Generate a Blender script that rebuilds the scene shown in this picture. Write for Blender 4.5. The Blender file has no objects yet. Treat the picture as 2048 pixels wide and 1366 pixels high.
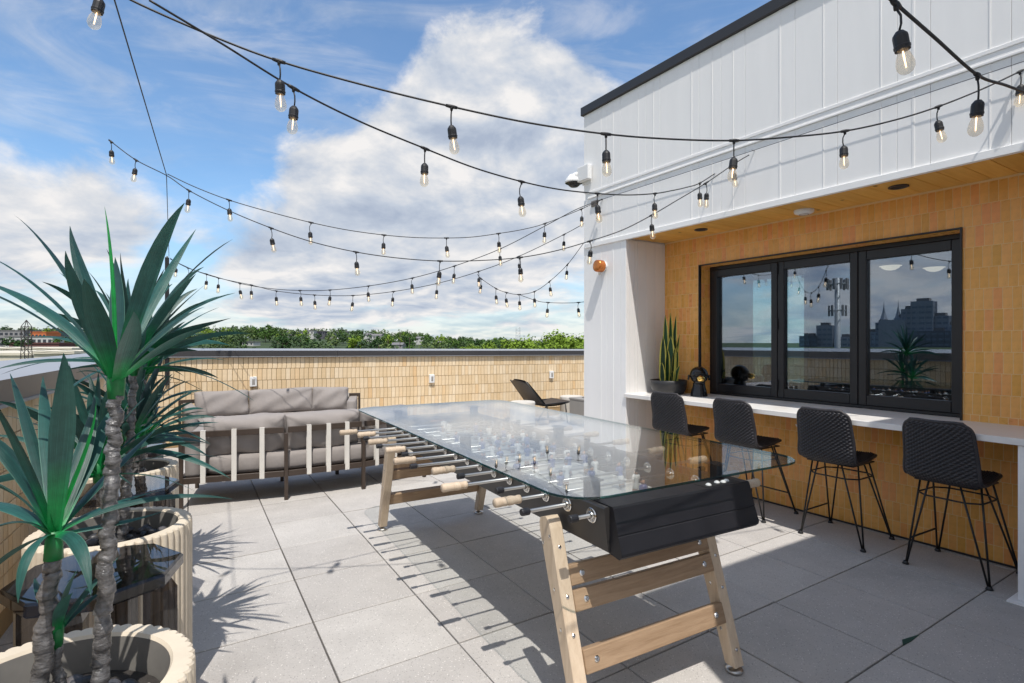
import bpy, math, random
from mathutils import Vector, Matrix

# ------------------------------------------------------------------ scene, camera, light
SC = bpy.context.scene
COL = SC.collection
F, CX, CY, EYE = 1093.0, 1024.0, 683.0, 1.51      # focal length and centre in photograph pixels, eye height in metres

cam_d = bpy.data.cameras.new('camera')
cam_d.sensor_width = 36.0
cam_d.lens = F / 2048.0 * 36.0
cam_d.clip_start = 0.05
cam_d.clip_end = 20000.0
cam = bpy.data.objects.new('camera', cam_d)
cam.location = (0, 0, EYE)
cam.rotation_euler = (math.radians(90), 0, 0)
COL.objects.link(cam)
SC.camera = cam

SUN = Vector((0.086, -0.508, 1.0)).normalized()
SUN_EL = math.asin(SUN.z)
SUN_AZ = math.atan2(SUN.x, SUN.y)

sun_d = bpy.data.lights.new('sun', 'SUN')
sun_d.energy = 3.25
sun_d.angle = math.radians(0.55)
sun_d.color = (1.0, 0.95, 0.88)
sun_o = bpy.data.objects.new('sun', sun_d)
sun_o.rotation_euler = SUN.to_track_quat('Z', 'Y').to_euler()
sun_o.location = (0, -10, 30)
COL.objects.link(sun_o)

SC.view_settings.view_transform = 'Standard'
SC.view_settings.look = 'None'
SC.view_settings.gamma = 1.0
SC.view_settings.use_curve_mapping = False
SC.view_settings.exposure = 0.42
SC.cycles.transparent_max_bounces = 24
SC.cycles.max_bounces = 10
SC.cycles.glossy_bounces = 6
SC.cycles.transmission_bounces = 8

SKY_STRENGTH = 0.13
CLOUD_GAIN = 5.7
world = bpy.data.worlds.new('World')
SC.world = world
world.use_nodes = True


class NT:
    """small node-tree builder"""
    def __init__(self, tree):
        self.t = tree
        self.n = tree.nodes
        self.l = tree.links
        self.n.clear()

    def node(self, typ, **kw):
        nd = self.n.new(typ)
        for k, v in kw.items():
            if k == 'inp':
                for kk, vv in v.items():
                    self.set(nd.inputs[kk], vv)
            else:
                setattr(nd, k, v)
        return nd

    def set(self, sock, v):
        if isinstance(v, bpy.types.NodeSocket):
            self.l.new(v, sock)
        else:
            sock.default_value = v

    def math(self, op, a, b=0.0, c=None, clamp=False):
        nd = self.n.new('ShaderNodeMath')
        nd.operation = op
        nd.use_clamp = clamp
        self.set(nd.inputs[0], a)
        self.set(nd.inputs[1], b)
        if c is not None:
            self.set(nd.inputs[2], c)
        return nd.outputs[0]

    def vmath(self, op, a, b=(0, 0, 0), scale=None):
        nd = self.n.new('ShaderNodeVectorMath')
        nd.operation = op
        self.set(nd.inputs[0], a)
        self.set(nd.inputs[1], b)
        if scale is not None:
            self.set(nd.inputs['Scale'], scale)
        return nd.outputs['Value'] if op in ('DOT_PRODUCT', 'LENGTH', 'DISTANCE') else nd.outputs[0]

    def noise(self, vec, scale, detail=3.0, rough=0.5, dist=0.0):
        nd = self.n.new('ShaderNodeTexNoise')
        if vec is not None:
            self.l.new(vec, nd.inputs['Vector'])
        nd.inputs['Scale'].default_value = scale
        nd.inputs['Detail'].default_value = detail
        nd.inputs['Roughness'].default_value = rough
        nd.inputs['Distortion'].default_value = dist
        return nd.outputs['Fac']

    def mapr(self, v, a, b, c=0.0, d=1.0, smooth=False):
        nd = self.n.new('ShaderNodeMapRange')
        nd.interpolation_type = 'SMOOTHSTEP' if smooth else 'LINEAR'
        self.set(nd.inputs[0], v)
        for i, x in enumerate((a, b, c, d)):
            self.set(nd.inputs[i + 1], x)
        return nd.outputs[0]

    def mix(self, f, a, b, mode='MIX'):
        nd = self.n.new('ShaderNodeMix')
        nd.data_type = 'RGBA'
        nd.blend_type = mode
        self.set(nd.inputs['Factor'], f)
        for s, v in ((nd.inputs['A'], a), (nd.inputs['B'], b)):
            pass
        A = [s for s in nd.inputs if s.name == 'A' and s.type == 'RGBA'][0]
        B = [s for s in nd.inputs if s.name == 'B' and s.type == 'RGBA'][0]
        for s, v in ((A, a), (B, b)):
            if isinstance(v, bpy.types.NodeSocket):
                self.l.new(v, s)
            else:
                s.default_value = (v[0], v[1], v[2], 1.0)
        return [s for s in nd.outputs if s.type == 'RGBA'][0]

    def ramp(self, f, stops, interp='LINEAR'):
        nd = self.n.new('ShaderNodeValToRGB')
        nd.color_ramp.interpolation = interp
        el = nd.color_ramp.elements
        while len(el) < len(stops):
            el.new(0.5)
        for e, (p, c) in zip(el, stops):
            e.position = p
            e.color = (c[0], c[1], c[2], 1.0) if not isinstance(c, (int, float)) else (c, c, c, 1)
        self.set(nd.inputs[0], f)
        return nd.outputs['Color']


def pixel_dir(x, y):
    return Vector(((x - CX) / F, 1.0, (CY - y) / F)).normalized()


def build_world():
    w = NT(world.node_tree)
    out = w.node('ShaderNodeOutputWorld')
    bg = w.node('ShaderNodeBackground')
    bg.inputs['Strength'].default_value = SKY_STRENGTH
    w.l.new(bg.outputs[0], out.inputs[0])
    sky = w.node('ShaderNodeTexSky', sky_type='NISHITA')
    sky.sun_disc = False
    sky.sun_elevation = SUN_EL
    sky.sun_rotation = SUN_AZ
    sky.air_density = 1.0
    sky.dust_density = 0.6
    sky.ozone_density = 2.0
    sky_col = w.mix(1.0, sky.outputs[0], (0.79, 0.98, 1.08), 'MULTIPLY')
    tc = w.node('ShaderNodeTexCoord')
    v = w.vmath('NORMALIZE', tc.outputs['Generated'])
    sep = w.node('ShaderNodeSeparateXYZ')
    w.l.new(v, sep.inputs[0])
    z = sep.outputs['Z']
    # flat layers seen at a slant near the horizon
    zp = w.math('ADD', w.math('MAXIMUM', z, 0.0), 0.19)
    flat = w.node('ShaderNodeCombineXYZ')
    w.l.new(w.math('DIVIDE', sep.outputs['X'], zp), flat.inputs[0])
    w.l.new(w.math('DIVIDE', sep.outputs['Y'], zp), flat.inputs[1])
    flat.inputs[2].default_value = 3.7
    n1 = w.noise(flat.outputs[0], 2.1, 7.0, 0.56, 0.3)
    n1b = w.noise(w.vmath('ADD', flat.outputs[0], (0.02, 0.10, 0.0)), 2.1, 5.0, 0.54, 0.3)
    # heaped clouds
    vs = w.vmath('MULTIPLY', v, (1.0, 1.0, 1.7))
    vs = w.vmath('ADD', vs, (0.37, 0.0, 0.21))
    n2 = w.noise(vs, 5.2, 12.0, 0.60, 0.25)
    n2b = w.noise(w.vmath('ADD', vs, (0.010, -0.015, 0.060)), 5.2, 9.0, 0.54, 0.15)
    n3 = w.noise(vs, 17.0, 8.0, 0.62, 0.2)
    lowness = w.mapr(z, 0.03, 0.30, 1.0, 0.0, True)
    d = w.math('ADD', w.math('MULTIPLY', n2, w.mapr(lowness, 0, 1, 0.85, 0.30)), w.math('MULTIPLY', n1, w.mapr(lowness, 0, 1, 0.0, 0.55)))
    d = w.math('ADD', d, w.math('MULTIPLY', w.math('SUBTRACT', n3, 0.5), 0.16))
    for (px, py, r0, r1, amp) in (
            (890, 200, 2, 9.5, 0.22), (1010, 230, 2, 11.5, 0.26), (1180, 330, 3, 13, 0.2), (1190, 180, 1, 6, 0.12), (800, 330, 2, 12, 0.20), (1110, 300, 2, 10, 0.22), (920, 400, 4, 13, 0.16),
            (650, 280, 1, 7, 0.20), (590, 320, 1, 5, 0.06), (570, 490, 3, 10, 0.17), (360, 520, 3, 8, 0.04), (690, 510, 3, 12, 0.16), (980, 520, 4, 14, 0.12), (130, 360, 2, 8, 0.24), (20, 380, 2, 8, 0.20), (270, 400, 2, 7, 0.16), (120, 500, 3, 8, 0.06),
            (330, 170, 6, 20, -0.22), (60, 150, 5, 14, -0.16), (1400, 20, 4, 15, -0.20), (660, 40, 3, 12, -0.20),
            (450, 330, 2, 7, -0.08), (1230, 60, 2, 8, -0.14), (740, 100, 1, 6, -0.08), (360, 540, 2, 5, -0.01)):
        c = w.vmath('DOT_PRODUCT', v, tuple(pixel_dir(px, py)))
        m = w.mapr(c, math.cos(math.radians(r1)), math.cos(math.radians(r0)), 0.0, amp, True)
        d = w.math('ADD', d, m)
    d = w.math('ADD', d, w.mapr(z, 0.10, 0.36, 0.105, 0.0, True))
    d = w.math('ADD', d, w.mapr(sep.outputs['Y'], 0.30, -0.15, 0.0, 0.17, True))  # more cloud behind the camera, added to brighten and neutralise the shade
    mask = w.mapr(d, 0.42, w.mapr(lowness, 0, 1, 0.69, 0.72), 0.0, 1.0, True)
    wisps = w.mapr(w.noise(w.vmath('MULTIPLY', v, (1.6, 3.0, 7.0)), 2.2, 7.0, 0.6, 0.8), 0.40, 0.74, 0.04, 0.42, True)
    mask = w.math('MAXIMUM', mask, wisps)
    mask = w.math('MAXIMUM', mask, w.mapr(z, 0.0, 0.22, 0.72, 0.0, True))
    # the sunlit side of each puff is white, its underside blue grey
    lit = w.math('MULTIPLY', w.math('SUBTRACT', n2, n2b), w.mapr(lowness, 0, 1, 3.4, 1.5))
    lit = w.math('ADD', lit, w.math('MULTIPLY', w.math('SUBTRACT', n1, n1b), w.mapr(lowness, 0, 1, 0.0, 3.4)))
    lit = w.math('ADD', lit, w.math('MULTIPLY', w.math('SUBTRACT', n3, 0.5), 0.22))
    lit = w.math('ADD', lit, w.mapr(d, 0.55, 0.95, 0.80, 0.50), clamp=True)
    ccol = w.ramp(lit, [(0.0, (0.42, 0.49, 0.62)), (0.4, (0.57, 0.63, 0.73)), (0.72, (0.74, 0.76, 0.80)), (1.0, (0.92, 0.90, 0.89))])
    ccol = w.vmath('SCALE', ccol, (0, 0, 0), CLOUD_GAIN)
    col = w.mix(mask, sky_col, ccol)
    w.l.new(col, bg.inputs['Color'])


build_world()

# ------------------------------------------------------------------ helpers
R = random.Random(11)


def ray(x, Y):
    return Vector(((x - CX) / F * Y, Y, 0))


def P3(x, y, Y):
    """the place seen at photograph pixel x, y when it stands Y metres in front of the camera"""
    return Vector(((x - CX) / F * Y, Y, EYE + (CY - y) / F * Y))


def proj(p):
    if p[1] < 0.05:
        return (-9999, -9999)
    return (CX + F * p[0] / p[1], CY - F * (p[2] - EYE) / p[1])


def on_floor(x, y, z=0.0):
    Y = F * (EYE - z) / (y - CY)
    return Vector(((x - CX) / F * Y, Y, z))


class MB:
    """collects geometry for ONE mesh object"""
    def __init__(self):
        self.v, self.f, self.mi, self.uv, self.sm = [], [], [], {}, []
        self.M = None
        self.m = 0
        self.smooth = False

    def add(self, vs, fs):
        b = len(self.v)
        for p in vs:
            p = Vector(p)
            if self.M is not None:
                p = self.M @ p
            self.v.append(p)
        for f in fs:
            self.f.append(tuple(b + i for i in f))
            self.mi.append(self.m)
            self.sm.append(self.smooth)
        return b

    def box(self, x0, x1, y0, y1, z0, z1, b=0.0):
        if b <= 0:
            vs = [(x, y, z) for z in (z0, z1) for y in (y0, y1) for x in (x0, x1)]
            self.add(vs, [(0, 2, 3, 1), (4, 5, 7, 6), (0, 1, 5, 4), (2, 6, 7, 3), (0, 4, 6, 2), (1, 3, 7, 5)])
            return
        X, Y, Z = (x0, x1), (y0, y1), (z0, z1)
        vs, idx = [], {}
        for i in (0, 1):
            for j in (0, 1):
                for k in (0, 1):
                    sx, sy, sz = (1 if i == 0 else -1), (1 if j == 0 else -1), (1 if k == 0 else -1)
                    c = (X[i], Y[j], Z[k])
                    idx[i, j, k, 0] = len(vs); vs.append((c[0], c[1] + sy * b, c[2] + sz * b))
                    idx[i, j, k, 1] = len(vs); vs.append((c[0] + sx * b, c[1], c[2] + sz * b))
                    idx[i, j, k, 2] = len(vs); vs.append((c[0] + sx * b, c[1] + sy * b, c[2]))
        fs = []
        I = lambda i, j, k, a: idx[i, j, k, a]
        fs += [(I(0, 0, 0, 0), I(0, 0, 1, 0), I(0, 1, 1, 0), I(0, 1, 0, 0)), (I(1, 0, 0, 0), I(1, 1, 0, 0), I(1, 1, 1, 0), I(1, 0, 1, 0))]
        fs += [(I(0, 0, 0, 1), I(1, 0, 0, 1), I(1, 0, 1, 1), I(0, 0, 1, 1)), (I(0, 1, 0, 1), I(0, 1, 1, 1), I(1, 1, 1, 1), I(1, 1, 0, 1))]
        fs += [(I(0, 0, 0, 2), I(0, 1, 0, 2), I(1, 1, 0, 2), I(1, 0, 0, 2)), (I(0, 0, 1, 2), I(1, 0, 1, 2), I(1, 1, 1, 2), I(0, 1, 1, 2))]
        for k in (0, 1):
            for j in (0, 1):
                q = (I(0, j, k, 1), I(1, j, k, 1), I(1, j, k, 2), I(0, j, k, 2))
                fs.append(q if (j + k) % 2 else q[::-1])
        for k in (0, 1):
            for i in (0, 1):
                q = (I(i, 0, k, 0), I(i, 1, k, 0), I(i, 1, k, 2), I(i, 0, k, 2))
                fs.append(q[::-1] if (i + k) % 2 else q)
        for i in (0, 1):
            for j in (0, 1):
                q = (I(i, j, 0, 0), I(i, j, 1, 0), I(i, j, 1, 1), I(i, j, 0, 1))
                fs.append(q if (i + j) % 2 else q[::-1])
        for i in (0, 1):
            for j in (0, 1):
                for k in (0, 1):
                    q = (I(i, j, k, 0), I(i, j, k, 1), I(i, j, k, 2))
                    fs.append(q if (i + j + k) % 2 else q[::-1])
        self.add(vs, fs)

    def tube(self, pts, r, n=8, caps=True, closed=False):
        pts = [Vector(p) for p in pts]
        m = len(pts)
        rs = r if isinstance(r, (list, tuple)) else [r] * m
        rings, prev = [], None
        for i, p in enumerate(pts):
            if closed:
                t = pts[(i + 1) % m] - pts[i - 1]
            else:
                t = pts[min(i + 1, m - 1)] - pts[max(i - 1, 0)]
            t.normalize()
            if prev is None:
                a = Vector((0, 0, 1)) if abs(t.z) < 0.9 else Vector((1, 0, 0))
                prev = (a - t * a.dot(t)).normalized()
            else:
                prev = prev - t * prev.dot(t)
                prev.normalize()
            bb = t.cross(prev)
            rings.append([p + (prev * math.cos(2 * math.pi * k / n) + bb * math.sin(2 * math.pi * k / n)) * rs[i] for k in range(n)])
        vs = [q for rg in rings for q in rg]
        fs = []
        for i in range(m if closed else m - 1):
            a, c = i * n, ((i + 1) % m) * n
            for k in range(n):
                k2 = (k + 1) % n
                fs.append((a + k, a + k2, c + k2, c + k))
        if caps and not closed:
            fs.append(tuple(range(n))[::-1])
            fs.append(tuple((m - 1) * n + k for k in range(n)))
        self.add(vs, fs)

    def bar(self, p, q, w, h, up=(0, 0, 1), b=0.0):
        """rectangular bar from p to q, w across and h along up"""
        p, q, up = Vector(p), Vector(q), Vector(up)
        x = (q - p)
        L = x.length
        x.normalize()
        y = up.cross(x).normalized()
        zz = x.cross(y)
        old = self.M
        m = Matrix((x, y, zz)).transposed().to_4x4()
        m.translation = p
        self.M = m if old is None else old @ m
        self.box(0, L, -w / 2, w / 2, -h / 2, h / 2, b)
        self.M = old

    def lathe(self, prof, n=24, c=(0, 0, 0), cap0=False, cap1=False):
        vs, fs = [], []
        for (r, z) in prof:
            for k in range(n):
                a = 2 * math.pi * k / n
                vs.append((c[0] + r * math.cos(a), c[1] + r * math.sin(a), c[2] + z))
        for i in range(len(prof) - 1):
            for k in range(n):
                k2 = (k + 1) % n
                fs.append((i * n + k, i * n + k2, (i + 1) * n + k2, (i + 1) * n + k))
        if cap0:
            fs.append(tuple(range(n))[::-1])
        if cap1:
            fs.append(tuple((len(prof) - 1) * n + k for k in range(n)))
        self.add(vs, fs)

    def prism(self, poly, z0, z1):
        n = len(poly)
        vs = [(p[0], p[1], z0) for p in poly] + [(p[0], p[1], z1) for p in poly]
        fs = [tuple(range(n))[::-1], tuple(n + i for i in range(n))]
        fs += [(i, (i + 1) % n, n + (i + 1) % n, n + i) for i in range(n)]
        self.add(vs, fs)

    def grid(self, fn, nu, nv, wrap=False):
        vs = [fn(i / (nu if wrap else nu - 1), j / (nv - 1)) for j in range(nv) for i in range(nu)]
        fs = []
        for j in range(nv - 1):
            for i in range(nu if wrap else nu - 1):
                i2 = (i + 1) % nu
                fs.append((j * nu + i, j * nu + i2, (j + 1) * nu + i2, (j + 1) * nu + i))
        return self.add(vs, fs)

    def ball(self, c, rx, ry=None, rz=None, n=10, m=7):
        ry = rx if ry is None else ry
        rz = rx if rz is None else rz
        vs = [(c[0], c[1], c[2] - rz)]
        for j in range(1, m):
            a = math.pi * j / m - math.pi / 2
            for i in range(n):
                t = 2 * math.pi * i / n
                vs.append((c[0] + rx * math.cos(a) * math.cos(t), c[1] + ry * math.cos(a) * math.sin(t), c[2] + rz * math.sin(a)))
        vs.append((c[0], c[1], c[2] + rz))
        fs = [(0, 1 + (i + 1) % n, 1 + i) for i in range(n)]
        for j in range(m - 2):
            for i in range(n):
                i2 = (i + 1) % n
                fs.append((1 + j * n + i, 1 + j * n + i2, 1 + (j + 1) * n + i2, 1 + (j + 1) * n + i))
        top = len(vs) - 1
        o = 1 + (m - 2) * n
        fs += [(o + i, o + (i + 1) % n, top) for i in range(n)]
        self.add(vs, fs)

    def mesh(self, name, mats, smooth=None, uv=None):
        me = bpy.data.meshes.new(name)
        me.from_pydata([tuple(p) for p in self.v], [], self.f)
        if not isinstance(mats, (list, tuple)):
            mats = [mats]
        for m in mats:
            me.materials.append(m)
        me.polygons.foreach_set('material_index', self.mi)
        me.polygons.foreach_set('use_smooth', [smooth] * len(self.f) if smooth is not None else self.sm)
        if uv is not None:
            lay = me.uv_layers.new(name='UVMap')
            flat = []
            for p in me.polygons:
                for vi in p.vertices:
                    flat.extend(uv[vi])
            lay.data.foreach_set('uv', flat)
        me.update()
        return me

    def build(self, name, mats, parent=None, smooth=None, uv=None):
        return put(name, self.mesh(name, mats, smooth, uv), parent)


def put(name, me, parent=None, loc=None, rot=None):
    o = bpy.data.objects.new(name, me)
    COL.objects.link(o)
    if parent is not None:
        o.parent = parent
    if loc is not None:
        o.location = loc
    if rot is not None:
        o.rotation_euler = rot
    return o


def thing(name, label, cat, loc=(0, 0, 0), rz=0.0, group=None):
    o = bpy.data.objects.new(name, None)
    o.empty_display_size = 0.1
    COL.objects.link(o)
    o.location = loc
    o.rotation_euler = (0, 0, rz)
    tag(o, label, cat, group)
    return o


def tag(o, label, cat, group=None):
    o['label'] = label
    o['category'] = cat
    if group:
        o['group'] = group
    return o


def structure(o):
    o['kind'] = 'structure'
    return o


def stuff(o):
    o['kind'] = 'stuff'
    return o


KIDS = None


def copy_tree(o, parent=None):
    c = o.copy()
    COL.objects.link(c)
    c.parent = parent
    for ch in [x for x in COL.objects if x.parent == o]:
        copy_tree(ch, c)
    return c


# ------------------------------------------------------------------ materials
def material(name, color, rough=0.6, metal=0.0, var=0.0, vscale=8.0, bump=0.0, bscale=60.0, rnd=None, rnd_island=False,
             spec=0.5, coat=0.0, stretch=None, coords='Object', transl=0.0):
    """Principled surface: colour with noise variation, random tint per object or island, fine relief"""
    m = bpy.data.materials.new(name)
    m.use_nodes = True
    w = NT(m.node_tree)
    out = w.node('ShaderNodeOutputMaterial')
    bs = w.node('ShaderNodeBsdfPrincipled')
    w.l.new(bs.outputs[0], out.inputs[0])
    bs.inputs['Roughness'].default_value = rough
    bs.inputs['Metallic'].default_value = metal
    bs.inputs['Specular IOR Level'].default_value = spec
    bs.inputs['Coat Weight'].default_value = coat
    tc = w.node('ShaderNodeTexCoord')
    vec = tc.outputs[coords]
    if stretch:
        vec = w.vmath('MULTIPLY', vec, stretch)
    col = None
    if rnd:
        if rnd_island:
            f = w.node('ShaderNodeNewGeometry').outputs['Random Per Island']
        else:
            f = w.node('ShaderNodeObjectInfo').outputs['Random']
        col = w.ramp(f, rnd)
    else:
        rgb = w.node('ShaderNodeRGB')
        rgb.outputs[0].default_value = (*color, 1)
        col = rgb.outputs[0]
    if var > 0:
        n = w.noise(vec, vscale, 5.0, 0.6, 0.2)
        k = w.mapr(n, 0.25, 0.75, 1.0 - var, 1.0 + var)
        col = w.vmath('SCALE', col, (0, 0, 0), k)
        rr = w.mapr(n, 0.2, 0.8, max(rough - 0.08, 0.03), min(rough + 0.08, 1.0))
        w.l.new(rr, bs.inputs['Roughness'])
    w.l.new(col, bs.inputs['Base Color'])
    if bump > 0:
        bn = w.node('ShaderNodeBump')
        bn.inputs['Strength'].default_value = 1.0
        bn.inputs['Distance'].default_value = bump
        w.l.new(w.noise(vec, bscale, 4.0, 0.6), bn.inputs['Height'])
        w.l.new(bn.outputs[0], bs.inputs['Normal'])
    m['_'] = 0
    return m


def paver_material(rnd_island=False):
    m = bpy.data.materials.new('concrete_paver')
    m.use_nodes = True
    w = NT(m.node_tree)
    out = w.node('ShaderNodeOutputMaterial')
    bs = w.node('ShaderNodeBsdfPrincipled')
    w.l.new(bs.outputs[0], out.inputs[0])
    geo = w.node('ShaderNodeNewGeometry')
    pos = geo.outputs['Position']
    f = geo.outputs['Random Per Island'] if rnd_island else w.node('ShaderNodeObjectInfo').outputs['Random']
    base = w.ramp(f, [(0, (0.45, 0.425, 0.40)), (0.5, (0.48, 0.455, 0.43)), (1, (0.515, 0.49, 0.46))])
    n = w.noise(pos, 3.0, 6.0, 0.65, 0.3)
    base = w.vmath('SCALE', base, (0, 0, 0), w.mapr(n, 0.25, 0.75, 0.88, 1.08))
    fine = w.noise(pos, 160.0, 3.0, 0.7)
    base = w.vmath('SCALE', base, (0, 0, 0), w.mapr(fine, 0.3, 0.7, 0.88, 1.10))
    vor = w.node('ShaderNodeTexVoronoi')
    vor.inputs['Scale'].default_value = 120.0
    w.l.new(pos, vor.inputs['Vector'])
    # pale aggregate chips and a few dark ones
    sepc = w.node('ShaderNodeSeparateColor')
    w.l.new(vor.outputs['Color'], sepc.inputs[0])
    chip = w.math('MULTIPLY', w.math('LESS_THAN', vor.outputs['Distance'], 0.32), w.math('GREATER_THAN', sepc.outputs[0], 0.90))
    dark = w.math('MULTIPLY', w.math('LESS_THAN', vor.outputs['Distance'], 0.35), w.math('LESS_THAN', sepc.outputs[1], 0.14))
    c = w.mix(chip, base, (0.72, 0.69, 0.65))
    c = w.mix(w.math('MULTIPLY', dark, 0.6), c, (0.19, 0.18, 0.175))
    st = w.mapr(w.noise(pos, 1.3, 4.0, 0.6, 0.5), 0.56, 0.74, 0.0, 0.30, True)
    c = w.mix(st, c, (0.26, 0.245, 0.23))
    w.l.new(c, bs.inputs['Base Color'])
    bs.inputs['Roughness'].default_value = 0.85
    bs.inputs['Specular IOR Level'].default_value = 0.3
    bn = w.node('ShaderNodeBump')
    bn.inputs['Distance'].default_value = 0.0016
    w.l.new(w.noise(pos, 220.0, 3.0, 0.7), bn.inputs['Height'])
    w.l.new(bn.outputs[0], bs.inputs['Normal'])
    return m


def wood_material(name, light, dark, rough=0.55, axis=(1.5, 22, 22), knots=0.0, rnd=True):
    m = bpy.data.materials.new(name)
    m.use_nodes = True
    w = NT(m.node_tree)
    out = w.node('ShaderNodeOutputMaterial')
    bs = w.node('ShaderNodeBsdfPrincipled')
    w.l.new(bs.outputs[0], out.inputs[0])
    tc = w.node('ShaderNodeTexCoord')
    oi = w.node('ShaderNodeObjectInfo')
    off = w.vmath('SCALE', oi.outputs['Location'], (0, 0, 0), 0.0)
    vec = w.vmath('MULTIPLY', tc.outputs['Object'], axis)
    rv = w.node('ShaderNodeCombineXYZ')
    w.l.new(w.math('MULTIPLY', oi.outputs['Random'], 37.0), rv.inputs[0])
    w.l.new(w.math('MULTIPLY', oi.outputs['Random'], 11.0), rv.inputs[1])
    vec = w.vmath('ADD', vec, rv.outputs[0])
    n = w.noise(vec, 1.0, 5.0, 0.65, 1.2)
    n2 = w.noise(vec, 4.5, 4.0, 0.6, 0.4)
    f = w.math('ADD', w.math('MULTIPLY', n, 0.75), w.math('MULTIPLY', n2, 0.35))
    f = w.mapr(f, 0.32, 0.75)
    c = w.ramp(f, [(0, dark), (0.45, tuple((a + b) / 2 for a, b in zip(light, dark))), (1, light)])
    k = w.mapr(oi.outputs['Random'], 0, 1, 0.88, 1.1)
    c = w.vmath('SCALE', c, (0, 0, 0), k)
    if knots > 0:
        v = w.node('ShaderNodeTexVoronoi')
        v.inputs['Scale'].default_value = knots
        w.l.new(w.vmath('ADD', w.vmath('MULTIPLY', tc.outputs['Object'], (1, 0.8, 1)), rv.outputs[0]), v.inputs['Vector'])
        kn = w.mapr(v.outputs['Distance'], 0.03, 0.10, 1.0, 0.0, True)
        c = w.mix(kn, c, (0.09, 0.035, 0.012))
    w.l.new(c, bs.inputs['Base Color'])
    bs.inputs['Roughness'].default_value = rough
    bs.inputs['Specular IOR Level'].default_value = 0.35
    bn = w.node('ShaderNodeBump')
    bn.inputs['Distance'].default_value = 0.0012
    w.l.new(n2, bn.inputs['Height'])
    w.l.new(bn.outputs[0], bs.inputs['Normal'])
    return m


def glass_material(name, tint, ior=1.5, boost=0.0, refl=(1, 1, 1), rough=0.0):
    """flat clear sheet: what goes through is tinted, what is mirrored follows Fresnel"""
    m = bpy.data.materials.new(name)
    m.use_nodes = True
    w = NT(m.node_tree)
    out = w.node('ShaderNodeOutputMaterial')
    tr = w.node('ShaderNodeBsdfTransparent')
    tr.inputs[0].default_value = (*tint, 1)
    gl = w.node('ShaderNodeBsdfGlossy')
    gl.inputs['Color'].default_value = (*refl, 1)
    gl.inputs['Roughness'].default_value = rough
    geo = w.node('ShaderNodeNewGeometry')
    c = w.math('ABSOLUTE', w.vmath('DOT_PRODUCT', geo.outputs['Incoming'], geo.outputs['Normal']))
    f0 = ((ior - 1) / (ior + 1)) ** 2
    f = w.math('MULTIPLY_ADD', w.math('POWER', w.math('SUBTRACT', 1.0, c, clamp=True), 5.0), 1.0 - f0, f0)
    f = w.math('ADD', f, boost, clamp=True)
    mx = w.node('ShaderNodeMixShader')
    w.l.new(f, mx.inputs[0])
    w.l.new(tr.outputs[0], mx.inputs[1])
    w.l.new(gl.outputs[0], mx.inputs[2])
    w.l.new(mx.outputs[0], out.inputs[0])
    return m


def emit_material(name, color, strength, base=(0.8, 0.8, 0.8)):
    m = bpy.data.materials.new(name)
    m.use_nodes = True
    bs = m.node_tree.nodes['Principled BSDF']
    bs.inputs['Base Color'].default_value = (*base, 1)
    bs.inputs['Emission Color'].default_value = (*color, 1)
    bs.inputs['Emission Strength'].default_value = strength
    return m


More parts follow.
